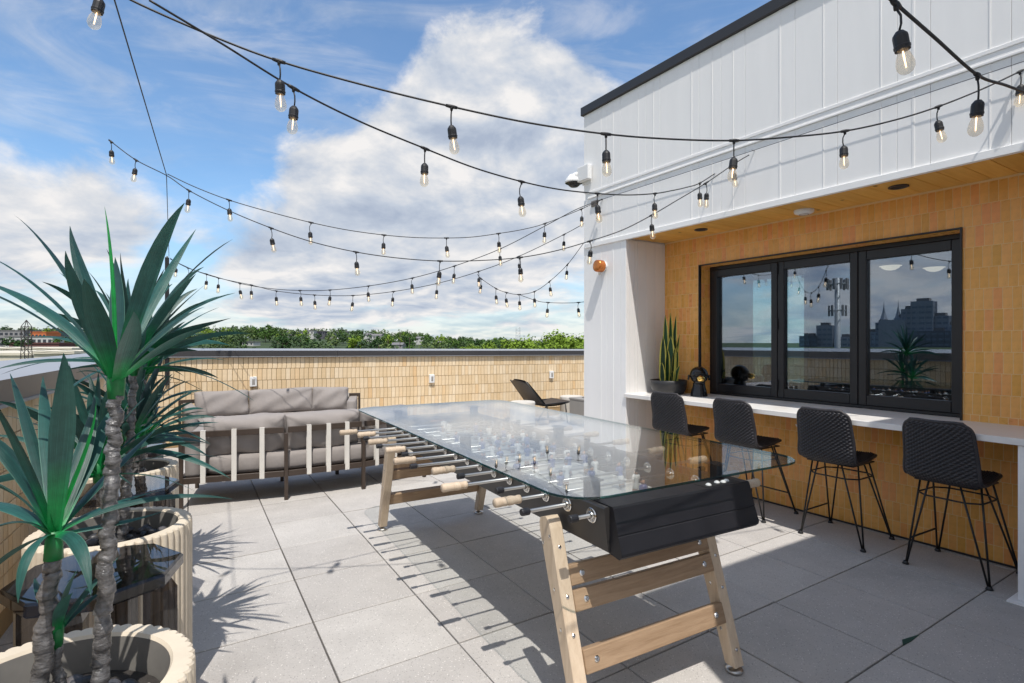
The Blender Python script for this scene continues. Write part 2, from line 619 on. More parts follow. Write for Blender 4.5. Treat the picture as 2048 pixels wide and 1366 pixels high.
def leaf_material(name, upper, base_col, under, stripe=None):
    m = bpy.data.materials.new(name)
    m.use_nodes = True
    w = NT(m.node_tree)
    out = w.node('ShaderNodeOutputMaterial')
    bs = w.node('ShaderNodeBsdfPrincipled')
    uvn = w.node('ShaderNodeUVMap')
    sep = w.node('ShaderNodeSeparateXYZ')
    w.l.new(uvn.outputs[0], sep.inputs[0])
    u, v = sep.outputs[0], sep.outputs[1]
    oi = w.node('ShaderNodeObjectInfo')
    tc = w.node('ShaderNodeTexCoord')
    mot = w.noise(tc.outputs['Object'], 40.0, 4.0, 0.6)
    veinv = w.node('ShaderNodeCombineXYZ')
    w.l.new(w.math('MULTIPLY', u, 26.0), veinv.inputs[0])
    w.l.new(w.math('MULTIPLY', v, 1.5), veinv.inputs[1])
    w.l.new(w.math('MULTIPLY', oi.outputs['Random'], 50.0), veinv.inputs[2])
    vein = w.noise(veinv.outputs[0], 1.0, 3.0, 0.6)
    k = w.math('MULTIPLY', w.mapr(vein, 0.3, 0.7, 0.72, 1.25), w.mapr(mot, 0.3, 0.7, 0.82, 1.15))
    k = w.math('MULTIPLY', k, w.mapr(oi.outputs['Random'], 0, 1, 0.62, 1.45))
    up = w.ramp(v, [(0.0, base_col), (0.06, base_col), (0.22, upper), (1.0, tuple(x * 0.85 for x in upper))])
    up = w.vmath('SCALE', up, (0, 0, 0), k)
    if stripe:
        e = w.math('ABSOLUTE', w.math('SUBTRACT', w.math('MULTIPLY', u, 2.0), 1.0))
        edge = w.mapr(w.math('ADD', e, w.math('MULTIPLY', w.math('SUBTRACT', vein, 0.5), 0.3)), 0.58, 0.70, 0, 1, True)
        up = w.mix(edge, up, stripe)
    if not stripe:
        e = w.math('ABSOLUTE', w.math('SUBTRACT', w.math('MULTIPLY', u, 2.0), 1.0))
        up = w.mix(w.mapr(e, 0.90, 0.97, 0, 0.55, True), up, (0.12, 0.26, 0.19))  # pale rim: edge highlights painted into the leaf colour
    un = w.ramp(v, [(0.0, base_col), (0.12, base_col), (0.34, under), (1.0, under)])
    un = w.vmath('SCALE', un, (0, 0, 0), k)
    if stripe:
        un = up
    geo = w.node('ShaderNodeNewGeometry')
    c = w.mix(geo.outputs['Backfacing'], up, un)
    w.l.new(c, bs.inputs['Base Color'])
    bs.inputs['Roughness'].default_value = 0.42
    bs.inputs['Specular IOR Level'].default_value = 0.45
    bn = w.node('ShaderNodeBump')
    bn.inputs['Distance'].default_value = 0.0008
    w.l.new(vein, bn.inputs['Height'])
    w.l.new(bn.outputs[0], bs.inputs['Normal'])
    tl = w.node('ShaderNodeBsdfTranslucent')
    w.l.new(c, tl.inputs[0])
    mx = w.node('ShaderNodeMixShader')
    mx.inputs[0].default_value = 0.16
    w.l.new(bs.outputs[0], mx.inputs[1])
    w.l.new(tl.outputs[0], mx.inputs[2])
    w.l.new(mx.outputs[0], out.inputs[0])
    return m


BAR_TILE = [(0.0, (0.74, 0.365, 0.075)), (0.25, (0.80, 0.40, 0.10)), (0.62, (0.84, 0.43, 0.12)), (0.80, (0.82, 0.375, 0.11)), (0.92, (0.81, 0.335, 0.11)), (1.0, (0.70, 0.36, 0.07))]
PARA_TILE = [(0.0, (0.70, 0.52, 0.31)), (0.3, (0.75, 0.575, 0.36)), (0.6, (0.78, 0.61, 0.40)), (0.88, (0.81, 0.66, 0.46)), (0.97, (0.76, 0.55, 0.32)), (1.0, (0.73, 0.50, 0.27))]
M = {}
M['paver'] = paver_material()
M['paver_far'] = paver_material(True)
M['bar_tile'] = material('bar_tile_glaze', (0.5, 0.3, 0.1), 0.30, var=0.10, vscale=22, bump=0.0004, bscale=30, rnd=BAR_TILE, spec=0.4)
M['bar_tile_far'] = material('bar_tile_glaze_far', (0.5, 0.3, 0.1), 0.30, var=0.10, vscale=22, bump=0.0004, bscale=30, rnd=BAR_TILE, rnd_island=True, spec=0.4)
M['bar_grout'] = material('bar_grout', (0.85, 0.60, 0.31), 0.85, var=0.1)
M['para_tile'] = material('parapet_brick_face', (0.6, 0.5, 0.4), 0.75, var=0.07, vscale=14, bump=0.0012, bscale=90, rnd=PARA_TILE, spec=0.3)
M['para_tile_far'] = material('parapet_brick_face_far', (0.6, 0.5, 0.4), 0.75, var=0.07, vscale=14, bump=0.0012, bscale=90, rnd=PARA_TILE, rnd_island=True, spec=0.3)
M['para_grout'] = material('parapet_mortar', (0.36, 0.25, 0.13), 0.95, var=0.15)
M['coping'] = material('coping_metal', (0.045, 0.043, 0.045), 0.42, var=0.08, vscale=3, spec=0.5)
M['coping_top'] = material('coping_top_grey', (0.30, 0.31, 0.33), 0.45, var=0.06, vscale=4)
M['coping_brown'] = material('coping_fascia', (0.17, 0.145, 0.13), 0.45, var=0.06, vscale=2)
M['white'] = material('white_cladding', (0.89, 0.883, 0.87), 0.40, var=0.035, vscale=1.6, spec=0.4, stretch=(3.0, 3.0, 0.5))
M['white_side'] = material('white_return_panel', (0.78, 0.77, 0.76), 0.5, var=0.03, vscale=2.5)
M['dark_metal'] = material('dark_metal_trim', (0.03, 0.03, 0.033), 0.45, var=0.08)
M['plank'] = wood_material('soffit_pine', (0.82, 0.47, 0.12), (0.64, 0.31, 0.055), 0.5, axis=(14, 1.0, 14), knots=4.5)
M['counter'] = material('counter_quartz', (0.78, 0.76, 0.73), 0.35, var=0.03, vscale=30)
M['black_frame'] = material('black_window_frame', (0.012, 0.012, 0.014), 0.38, var=0.1)
M['pane'] = glass_material('window_pane', (0.80, 0.87, 0.88), ior=1.75, boost=0.19, refl=(0.72, 0.78, 0.88))
M['added_mirror'] = glass_material('added_mirror_tint', (0.5, 0.6, 0.6), ior=1.5, boost=0.92, refl=(0.72, 0.96, 0.94))  # near-mirror for the added panel behind the panes
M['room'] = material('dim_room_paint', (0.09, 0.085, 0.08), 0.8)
M['table_glass'] = glass_material('table_glass', (0.965, 0.982, 0.982), ior=1.66, boost=0.01)
M['glass_edge'] = glass_material('glass_edge', (0.05, 0.16, 0.15), ior=1.52)
M['table_black'] = material('table_black_steel', (0.0105, 0.0105, 0.0135), 0.46, var=0.22, vscale=9, bump=0.0004, bscale=300, spec=0.4)
M['table_side'] = material('table_side_steel', (0.034, 0.031, 0.030), 0.42, var=0.1, vscale=5, bump=0.0003, bscale=300)
M['chrome'] = material('polished_steel', (0.72, 0.71, 0.69), 0.16, metal=1.0)
M['steel'] = material('brushed_steel', (0.50, 0.49, 0.47), 0.34, metal=1.0)
M['cap'] = material('black_rubber', (0.014, 0.014, 0.018), 0.45)
M['handle'] = wood_material('handle_wood', (0.62, 0.51, 0.39), (0.42, 0.31, 0.215), 0.6, axis=(4, 60, 60))
M['leg_wood'] = wood_material('iroko_leg_wood', (0.68, 0.55, 0.41), (0.50, 0.375, 0.255), 0.55, axis=(26, 26, 2.2))
M['rail_wood_shaded'] = wood_material('iroko_rail_shaded', (0.46, 0.32, 0.205), (0.27, 0.172, 0.10), 0.55, axis=(2.4, 30, 30))  # darker than the legs: shade under the table is put into the colour
M['pitch'] = material('pitch_grey', (0.36, 0.36, 0.33), 0.5, var=0.08)
M['pitch_line'] = material('pitch_line', (0.75, 0.75, 0.72), 0.6)
M['skin'] = material('figure_skin', (0.52, 0.27, 0.17), 0.5)
M['shirt_white'] = material('figure_white', (0.62, 0.62, 0.60), 0.45)
M['shirt_blue'] = material('figure_blue', (0.05, 0.08, 0.22), 0.45)
M['shirt_red'] = material('figure_red', (0.42, 0.09, 0.05), 0.45)
M['hair'] = material('figure_hair', (0.03, 0.018, 0.012), 0.6)
M['rope'] = material('black_rope', (0.033, 0.031, 0.036), 0.48, var=0.30, vscale=60, bump=0.0005, bscale=400)
M['stool_metal'] = material('stool_black_metal', (0.014, 0.014, 0.015), 0.45)
M['fabric'] = material('grey_fabric', (0.30, 0.272, 0.257), 0.95, var=0.08, vscale=6, bump=0.0040, bscale=11, spec=0.15)
M['sofa_metal'] = material('sofa_brown_metal', (0.052, 0.036, 0.027), 0.45, var=0.1)
M['strap'] = material('cream_strap', (0.66, 0.63, 0.58), 0.8, var=0.05, bump=0.0006, bscale=200)
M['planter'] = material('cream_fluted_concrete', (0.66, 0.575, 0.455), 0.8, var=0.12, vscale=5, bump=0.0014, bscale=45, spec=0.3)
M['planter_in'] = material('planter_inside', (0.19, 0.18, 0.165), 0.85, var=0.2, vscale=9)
M['soil'] = material('planter_soil', (0.035, 0.030, 0.027), 0.95, var=0.4, vscale=40, bump=0.006, bscale=60)
M['pebble'] = material('river_pebble', (0.1, 0.1, 0.1), 0.42, var=0.2, vscale=18,
                       rnd=[(0, (0.018, 0.019, 0.022)), (0.55, (0.05, 0.05, 0.055)), (0.7, (0.12, 0.11, 0.11)), (0.85, (0.25, 0.21, 0.19)), (1, (0.42, 0.36, 0.32))])
M['leaf'] = leaf_material('palm_leaf', (0.015, 0.074, 0.062), (0.008, 0.24, 0.060), (0.024, 0.088, 0.072))
M['leaf_new'] = leaf_material('palm_new_leaf', (0.01, 0.30, 0.06), (0.01, 0.42, 0.05), (0.01, 0.33, 0.05))
M['dry_leaf'] = material('torn_leaf', (0.012, 0.06, 0.045), 0.6, var=0.2, vscale=40)
M['sheath'] = material('leaf_sheath_green', (0.010, 0.17, 0.045), 0.45, var=0.35, vscale=30)
M['snake_leaf'] = leaf_material('snake_leaf', (0.02, 0.075, 0.03), (0.03, 0.12, 0.03), (0.03, 0.1, 0.03), stripe=(0.66, 0.60, 0.12))
M['bark'] = material('wrapped_bark', (0.120, 0.116, 0.117), 0.20, var=0.65, vscale=45, bump=0.004, bscale=75, spec=0.75, stretch=(1, 1, 1.8))
M['acrylic'] = glass_material('smoked_acrylic', (0.345, 0.345, 0.37), ior=1.5)
M['bowl'] = material('black_bowl', (0.022, 0.022, 0.024), 0.45, var=0.1)
M['statue'] = material('black_statue', (0.010, 0.010, 0.011), 0.22)
M['gold'] = material('gold', (0.85, 0.55, 0.16), 0.18, metal=1.0)
M['cable'] = material('black_cable', (0.012, 0.012, 0.014), 0.5)
M['bulb'] = glass_material('bulb_glass', (0.95, 0.93, 0.88), ior=1.45, boost=0.02)
_t = M['bulb'].node_tree
_o = [n for n in _t.nodes if n.type == 'OUTPUT_MATERIAL'][0]
_m = _o.inputs[0].links[0].from_node
_d = _t.nodes.new('ShaderNodeBsdfTranslucent')
_d.inputs[0].default_value = (0.95, 0.88, 0.76, 1)
_x = _t.nodes.new('ShaderNodeMixShader')
_x.inputs[0].default_value = 0.20
_t.links.new(_m.outputs[0], _x.inputs[1])
_t.links.new(_d.outputs[0], _x.inputs[2])
_t.links.new(_x.outputs[0], _o.inputs[0])
M['filament'] = emit_material('warm_filament', (1.0, 0.66, 0.36), 3.2)
M['plastic'] = material('white_plastic', (0.78, 0.78, 0.77), 0.4)
M['copper'] = material('copper_glass', (0.62, 0.20, 0.05), 0.22, metal=0.6)
M['dark_hole'] = material('dark_recess', (0.012, 0.010, 0.009), 0.6)
M['drum'] = material('pale_concrete', (0.62, 0.59, 0.54), 0.85, var=0.1, vscale=9, bump=0.002)
M['grey_box'] = material('fire_box_grey', (0.30, 0.285, 0.265), 0.7, var=0.06)

# the building stands at an angle: its own axes are x along the facade towards the right, y into the building
B0 = Vector((1.227, 5.882, 0.0))
BU = Vector((0.5321, -0.8466, 0.0))
BV = Vector((0.8466, 0.5321, 0.0))
B_RZ = math.atan2(BU.y, BU.x)


def bw(x, y, z=0.0):
    p = B0 + BU * x + BV * y
    return Vector((p.x, p.y, z))


def bx(px, y=0.0):
    """facade coordinate seen at photograph column px on the plane y"""
    t = (px - CX) / F
    o = B0 + BV * y
    return (t * o.y - o.x) / (BU.x - t * BU.y)


TOP, SOF, CT = 4.28, 2.61, 0.95
XL, XR = bx(1168), 4.04
DEP = 0.601

# ------------------------------------------------------------------ floor
def build_floor():
    mb = MB()
    mb.box(-9, 9, -4, 15, -0.30, -0.06)
    fl = structure(mb.build('rooftop_floor', M['para_grout']))
    e2 = Vector((-0.5077, 0.8616, 0)).normalized()
    SK = math.radians(2.2)                       # the joints are not quite square to each other
    ex = Vector((e2.y, -e2.x, 0))
    e1 = (ex * math.cos(SK) + e2 * math.sin(SK)).normalized()
    S1, S2 = 0.588, 0.606
    o = Vector((-1.070, 2.943, 0))
    rz = math.atan2(ex.y, ex.x)
    shear = Matrix(((1, 0, 0, 0), (math.tan(SK), 1, 0, 0), (0, 0, 1, 0), (0, 0, 0, 1)))
    pb = MB()
    pb.M = shear
    g = 0.0042
    pb.box(-S1 / 2 + g, S1 / 2 - g, -S2 / 2 + g, S2 / 2 - g, -0.05, 0.0, 0.0022)
    me = pb.mesh('paver', M['paver'])
    nl = Vector((0.884, 0.468, 0))
    cells = []
    for i in range(-14, 16):
        for j in range(-12, 20):
            c = o + e1 * ((i + 0.5) * S1) + e2 * ((j + 0.5) * S2)
            if c.dot(nl) < -1.25 or c.y < -2.5:
                continue
            db = (c - Vector((-5.13, 7.555, 0))).dot(Vector((-0.519, 0.854, 0)))
            if db > 0.3:
                continue
            lx, ly = (c - B0).dot(BU), (c - B0).dot(BV)
            if (XL + 0.3 < lx and ly > 0.9) or (lx > 4.4 and ly > -2.4):
                continue
            p = proj(c)
            vis = -80 < p[0] < 2130 and 683 < p[1] < 1500
            cells.append(((0 if vis else 1), c.y, c))
    cells.sort(key=lambda t: (t[0], t[1]))
    rest = MB()
    for k, (v, y, c) in enumerate(cells):
        dz = R.uniform(-0.0018, 0.0012)
        tx, ty = R.uniform(-0.0016, 0.0016), R.uniform(-0.0016, 0.0016)
        if k < 298:
            put('paver', me, fl, (c.x, c.y, dz), (tx, ty, rz))
        else:
            rest.M = Matrix.Translation((c.x, c.y, dz)) @ Matrix.Rotation(rz, 4, 'Z') @ shear
            rest.box(-S1 / 2 + g, S1 / 2 - g, -S2 / 2 + g, S2 / 2 - g, -0.05, 0.0, 0.0022)
    rest.M = None
    if rest.v:
        stuff(rest.build('far_pavers', M['paver_far'], fl))
    return fl


build_floor()


# ------------------------------------------------------------------ tiles
def tile_shape(mb, w, h, d, c=0.0006):
    """face of a tile in the xz plane looking along -y: w by h, d proud, chamfered"""
    mb.add([(-w / 2, 0, -h / 2), (w / 2, 0, -h / 2), (w / 2, 0, h / 2), (-w / 2, 0, h / 2),
            (-w / 2, -d + c, -h / 2), (w / 2, -d + c, -h / 2), (w / 2, -d + c, h / 2), (-w / 2, -d + c, h / 2),
            (-w / 2 + c, -d, -h / 2 + c), (w / 2 - c, -d, -h / 2 + c), (w / 2 - c, -d, h / 2 - c), (-w / 2 + c, -d, h / 2 - c)],
           [(0, 1, 5, 4), (1, 2, 6, 5), (2, 3, 7, 6), (3, 0, 4, 7), (4, 5, 9, 8), (5, 6, 10, 9), (6, 7, 11, 10), (7, 4, 8, 11), (8, 9, 10, 11)])


def lay_tiles(rects, parent, world_of, y0, mat, mat_far, name, limit=298, depth=0.008, jitter=0.0012, frame=(0, 2048, 0, 1366), prefer=None):
    """rects: (x, z, w, h) centres in the wall's own plane; the largest in view become parts, the rest one part"""
    sc = []
    for (x, z, w, h) in rects:
        p = world_of(x, z)
        a, b = proj(p)
        vis = frame[0] - 8 < a < frame[1] + 8 and frame[2] - 8 < b < frame[3] + 8 and p.y > 0.2
        size = (w * h) / (p.y * p.y + 1e-6)
        sc.append(((0 if vis else 1), -size, x, z, w, h))
    sc.sort()
    cache = {}
    rest = MB()
    for k, (v, s, x, z, w, h) in enumerate(sc):
        dy = R.uniform(0, jitter)
        rx, rzz = R.uniform(-0.002, 0.002), R.uniform(-0.004, 0.004)
        if k < limit:
            key = (round(w, 4), round(h, 4))
            if key not in cache:
                t = MB()
                tile_shape(t, w, h, depth)
                cache[key] = t.mesh(name, mat)
            put(name, cache[key], parent, (x, y0 - dy, z), (rx, 0, rzz))
        else:
            rest.M = Matrix.Translation((x, y0 - dy, z)) @ Matrix.Rotation(rzz, 4, 'Z') @ Matrix.Rotation(rx, 4, 'X')
            tile_shape(rest, w, h, depth)
    if rest.v:
        stuff(rest.build('more_%ss' % name, mat_far, parent))


def cut(rect, hole):
    """rect minus hole, both x0,x1,z0,z1: the pieces left"""
    x0, x1, z0, z1 = rect
    a0, a1, b0, b1 = hole
    if x1 <= a0 or x0 >= a1 or z1 <= b0 or z0 >= b1:
        return [rect]
    out = []
    if x0 < a0:
        out.append((x0, a0, z0, z1))
    if x1 > a1:
        out.append((a1, x1, z0, z1))
    m0, m1 = max(x0, a0), min(x1, a1)
    if z0 < b0:
        out.append((m0, m1, z0, b0))
    if z1 > b1:
        out.append((m0, m1, b1, z1))
    return out


# ------------------------------------------------------------------ the building with the bar recess
WX0, WX1, WZ1 = bx(1400, DEP), bx(1922, DEP), 2.312     # opening of the pass-through window


def build_building():
    t = thing('rooftop_building', 'white panelled rooftop bar building with orange tiled recess and wood soffit', 'building', bw(0, 0), B_RZ)
    mb = MB()
    s = 0.012
    mb.box(XL + s, XR + 3.0, s, 7.0, SOF + 0.03, TOP - 0.02)                 # upper storey core
    mb.box(XL + s, -s, s, 7.0, -0.05, SOF + 0.03)                            # pier core
    mb.box(XR + s, XR + 3.0, -2.62 + s, s, -0.05, TOP - 0.02)                 # wing core
    mb.box(XR + s, XR + 3.0, s, 7.0, -0.05, SOF + 0.03)
    mb.build('wall', M['white'], t)
    mb = MB()
    y0, y1 = DEP, DEP + 0.2
    mb.box(-s, WX0, y0, y1, -0.05, SOF + 0.03)
    mb.box(WX1, XR + s, y0, y1, -0.05, SOF + 0.03)
    mb.box(WX0, WX1, y0, y1, -0.05, CT - 0.02)
    mb.box(WX0, WX1, y0, y1, WZ1, SOF + 0.03)
    mb.build('tile_backing', M['bar_grout'], t)
    # room behind the window
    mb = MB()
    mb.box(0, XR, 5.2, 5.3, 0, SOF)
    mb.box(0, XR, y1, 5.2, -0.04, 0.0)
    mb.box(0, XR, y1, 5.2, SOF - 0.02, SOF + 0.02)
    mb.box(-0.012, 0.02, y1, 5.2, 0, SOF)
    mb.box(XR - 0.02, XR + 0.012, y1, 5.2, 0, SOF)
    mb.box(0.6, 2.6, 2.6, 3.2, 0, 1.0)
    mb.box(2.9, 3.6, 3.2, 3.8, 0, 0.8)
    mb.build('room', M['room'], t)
    for (px, yy, z) in ((1781, 2.2, 2.28), (1868, 2.9, 2.30)):
        x = bx(px, yy)
        k = MB()
        k.lathe([(q * 0.5, h * 0.5) for q, h in [(0.005, 0.0), (0.09, 0.015), (0.15, 0.05), (0.175, 0.085), (0.20, 0.088), (0.20, 0.094), (0.17, 0.095), (0.005, 0.095)]], 20, (x, yy, z - 0.03))
        k.build('dome_lamp', emit_material('lit_dome', (1.0, 0.80, 0.60), 0.62, (0.7, 0.6, 0.5)), t, smooth=True)
    # recess tiles
    tw, th = 0.0512, 0.1465
    rects = []
    row = 0
    z = SOF
    while z > 0.005:
        z0 = max(z - th, 0.005)
        off = R.choice((0, 0, 0.004, 0.009, 0.014, 0.026))
        x = -off
        while x < XR:
            r = (max(x, 0.0), min(x + tw, XR), z0, z)
            if r[1] - r[0] > 0.008:
                for q in cut(r, (WX0 - 0.008, WX1 + 0.008, CT - 0.04, WZ1 + 0.008)):
                    for q2 in cut(q, (-1, XR + 1, CT - 0.045, CT + 0.001)):
                        if q2[1] - q2[0] > 0.006 and q2[3] - q2[2] > 0.006:
                            g = 0.0038
                            rects.append(((q2[0] + q2[1]) / 2, (q2[2] + q2[3]) / 2, q2[1] - q2[0] - g, q2[3] - q2[2] - g))
            x += tw
        z -= th
    lay_tiles(rects, t, lambda x, z: bw(x, DEP, z), DEP, M['bar_tile'], M['bar_tile_far'], 'tile', depth=0.0012, jitter=0.0002)
    # jamb and head tiles of the window opening
    mb = MB()
    for k in range(3):
        yy = DEP + 0.02 + k * 0.0515
        zz = CT
        while zz < WZ1 - 0.02:
            h = min(th, WZ1 - zz)
            for xx, sg in ((WX0, 1), (WX1, -1)):
                mb.M = Matrix.Translation((xx, yy + 0.0257, zz + h / 2)) @ Matrix.Rotation(math.radians(90 * sg), 4, 'Z')
                tile_shape(mb, 0.0494, h - 0.002, 0.006)
            zz += th
        xx = WX0
        while xx < WX1 - 0.03:
            w = min(th, WX1 - xx)
            mb.M = Matrix.Translation((xx + w / 2, yy + 0.0257, WZ1)) @ Matrix.Rotation(math.radians(90), 4, 'X') @ Matrix.Rotation(math.radians(90), 4, 'Y')
            mb.M = Matrix.Translation((xx + w / 2, yy + 0.0257, WZ1)) @ Matrix(((0, 0, 1, 0), (1, 0, 0, 0), (0, 1, 0, 0), (0, 0, 0, 1)))
            tile_shape(mb, 0.0494, w - 0.002, 0.006)
            xx += th
    mb.M = None
    stuff(mb.build('jamb_tiles', M['bar_tile_far'], t))
    # black edge strip round the opening
    mb = MB()
    e, d = 0.009, DEP - 0.016
    mb.box(WX0 - e, WX0 + 0.002, d, DEP + 0.02, CT + 0.001, WZ1 + e)
    mb.box(WX1 - 0.002, WX1 + e, d, DEP + 0.02, CT + 0.001, WZ1 + e)
    mb.box(WX0 + 0.002, WX1 - 0.002, d + 0.001, DEP + 0.02, WZ1 - 0.002, WZ1 + e - 0.001)
    mb.build('edge_strip', M['black_frame'], t)
    # pass-through window
    wy = DEP + 0.150
    a, b = WX0 + 0.006, WX1 - 0.006
    win = MB()
    win.box(a, b, wy, wy + 0.09, WZ1 - 0.045, WZ1 - 0.006, 0.003)
    win.box(a, b, wy, wy + 0.09, CT + 0.001, CT + 0.028, 0.003)
    win.box(a, a + 0.035, wy, wy + 0.09, CT + 0.029, WZ1 - 0.046, 0.003)
    win.box(b - 0.035, b, wy, wy + 0.09, CT + 0.029, WZ1 - 0.046, 0.003)
    wo = win.build('window', M['black_frame'], t)
    s1, s2 = bx(1556, wy), bx(1717, wy)
    zs0, zs1 = CT + 0.030, WZ1 - 0.047
    for i, (p, q) in enumerate(((a + 0.037, s1 - 0.003), (s1 + 0.003, s2 - 0.003), (s2 + 0.003, b - 0.037))):
        st = 0.062
        m = MB()
        yf, yb = wy - 0.012, wy + 0.05
        m.box(p, p + st, yf, yb, zs0, zs1, 0.004)
        m.box(q - st, q, yf, yb, zs0, zs1, 0.004)
        m.box(p + st + 0.0005, q - st - 0.0005, yf + 0.002, yb, zs0, zs0 + 0.085, 0.004)
        m.box(p + st + 0.0005, q - st - 0.0005, yf + 0.002, yb, zs1 - 0.075, zs1, 0.004)
        m.build('sash', M['black_frame'], wo)
        g = MB()
        g.box(p + st - 0.006, q - st + 0.006, wy + 0.022, wy + 0.030, zs0 + 0.079, zs1 - 0.069)
        g.build('pane', M['pane'], wo)
    for z in (zs0 + 0.06, 1.62, zs1 - 0.12):
        h = MB()
        h.box(s1 - 0.009, s1 + 0.009, wy - 0.030, wy - 0.013, z, z + 0.11, 0.003)
        h.build('hinge', M['black_frame'], wo)
    pl = MB()
    yy = wy + 0.30
    pl.box(bx(1505, yy), bx(1617, yy), yy, yy + 0.01, 0.9, 2.5)
    pl.build('added_mirror_panel', M['added_mirror'], t)  # made-up mirror panel, added to brighten this strip of the window
    # counter
    mb = MB()
    mb.box(-0.012, XR - 0.003, -0.022, wy - 0.002, CT - 0.040, CT, 0.003)
    mb.build('counter', M['counter'], t)
    mb = MB()
    xs = bx(2046)
    mb.box(xs - 0.022, xs + 0.022, -0.005, DEP - 0.012, 0.012, CT - 0.042, 0.002)
    mb.box(xs - 0.06, xs + 0.06, -0.05, DEP - 0.012, 0.0, 0.010)
    mb.build('counter_support', M['white'], t)
    hk = MB()
    hx = bx(1592, -0.01)
    hk.tube([(hx, 0.02, CT - 0.041), (hx, 0.02, CT - 0.075), (hx + 0.006, 0.012, CT - 0.10), (hx, 0.002, CT - 0.105), (hx - 0.004, -0.005, CT - 0.09)], 0.0035, 6)
    hk.build('bag_hook', M['plastic'], t)
    fl = MB()
    fl.box(0.0, XR, DEP - 0.016, DEP - 0.009, 0.003, 0.016)
    fl.build('base_trim', M['dark_metal'], t)
    # soffit planks
    x, k = 0.004, 0
    w = 0.1385
    pm = MB()
    pm.box(-w / 2 + 0.0016, w / 2 - 0.0016, -(DEP - 0.02) / 2, (DEP - 0.02) / 2, 0, 0.014, 0.0022)
    pme = pm.mesh('soffit_plank', M['plank'])
    while x + w < XR + 0.02:
        put('soffit_plank', pme, t, (x + w / 2, DEP / 2 + 0.006, SOF + 0.012 + R.uniform(-0.0008, 0.0008)))
        x += w
    lip = MB()
    lip.box(XL + 0.02, XR, -0.018, 0.020, SOF - 0.004, SOF + 0.045, 0.002)
    lip.build('lintel_trim', M['white'], t)
    # cladding: panels between the standing seams
    seams = [1202, 1214, 1226, 1241, 1276, 1292, 1307, 1320, 1383, 1398, 1424, 1442, 1466, 1490, 1560, 1590, 1647, 1675, 1762, 1794, 1827, 1861, 1980, 2023]
    xs = [XL] + [bx(p) for p in seams] + [3.38, 3.47, 3.60, XR]
    z_t0, z_t1 = 3.175, 3.26

    def panel(x0, x1, z0, z1, y=0.0):
        m = MB()
        m.box(x0 + 0.001, x1 - 0.001, y - 0.001, y + 0.012, z0, z1, 0.0015)
        m.build('cladding_panel', M['white'], t)

    ribs = MB()
    for i in range(len(xs) - 1):
        x0, x1 = xs[i], xs[i + 1]
        panel(x0, x1, z_t1 + 0.001, TOP - 0.1)
        if x1 <= 0.001:
            panel(x0, x1, 0.02, z_t0 - 0.001)
        else:
            panel(max(x0, 0.0) if x0 > -0.02 else x0, x1, SOF + 0.046, z_t0 - 0.001)
        if i > 0 and i % 2:
            wide = 0.007 if i % 3 else 0.013
            ribs.box(x0 - wide / 2, x0 + wide / 2, -0.0038, -0.0012, z_t1 + 0.001, TOP - 0.101)
            ribs.box(x0 - wide / 2, x0 + wide / 2, -0.0038, -0.0012, 0.02 if x0 < -0.01 else SOF + 0.047, z_t0 - 0.001)
    ribs.build('seam_ribs', M['white'], t)
    fl = MB()
    xa = bx(1176)
    fl.box(xa, XR, -0.010, 0.012, z_t1 - 0.026, z_t1, 0.002)
    fl.box(xa, XR, -0.004, 0.012, z_t0 + 0.016, z_t1 - 0.027, 0.001)
    fl.box(xa, XR, -0.013, 0.012, z_t0, z_t0 + 0.015, 0.002)
    fl.build('belt_trim', M['white'], t)
    # lower strip beside the recess end (pier face to the left of the recess, below the soffit)
    panel(bx(1241), -0.0005, 0.02, SOF - 0.005)
    # recess side wall with its own seams
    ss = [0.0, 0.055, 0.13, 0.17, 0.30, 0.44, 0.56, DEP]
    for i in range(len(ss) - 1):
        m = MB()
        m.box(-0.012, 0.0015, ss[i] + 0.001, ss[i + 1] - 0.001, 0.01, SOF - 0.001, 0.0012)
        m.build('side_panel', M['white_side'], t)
    # wing that stands out towards the terrace, right of the picture
    n = 0
    y = -2.62
    while y < -0.05:
        y2 = min(y + 0.4, -0.005)
        m = MB()
        m.box(XR - 0.0012, XR + 0.012, y + 0.001, y2 - 0.001, 0.02, TOP - 0.1, 0.0015)
        m.build('wing_panel', M['white'], t)
        y = y2
    m = MB()
    m.box(XR + 0.001, XR + 3.0, -2.621, -2.608, 0.02, TOP - 0.1)
    m.build('wing_panel', M['white'], t)
    # roof edge
    m = MB()
    m.box(XL - 0.03, XR - 0.031, -0.03, 7.0, TOP - 0.098, TOP, 0.004)
    m.box(XR - 0.03, XR + 3.05, -2.65, 7.0, TOP - 0.098, TOP + 0.001, 0.004)
    m.build('roof', M['dark_metal'], t)
    return t


build_building()

# things fixed to the building
def fixed(name, label, cat, x, y, z, group=None):
    return thing(name, label, cat, bw(x, y, z), B_RZ, group)


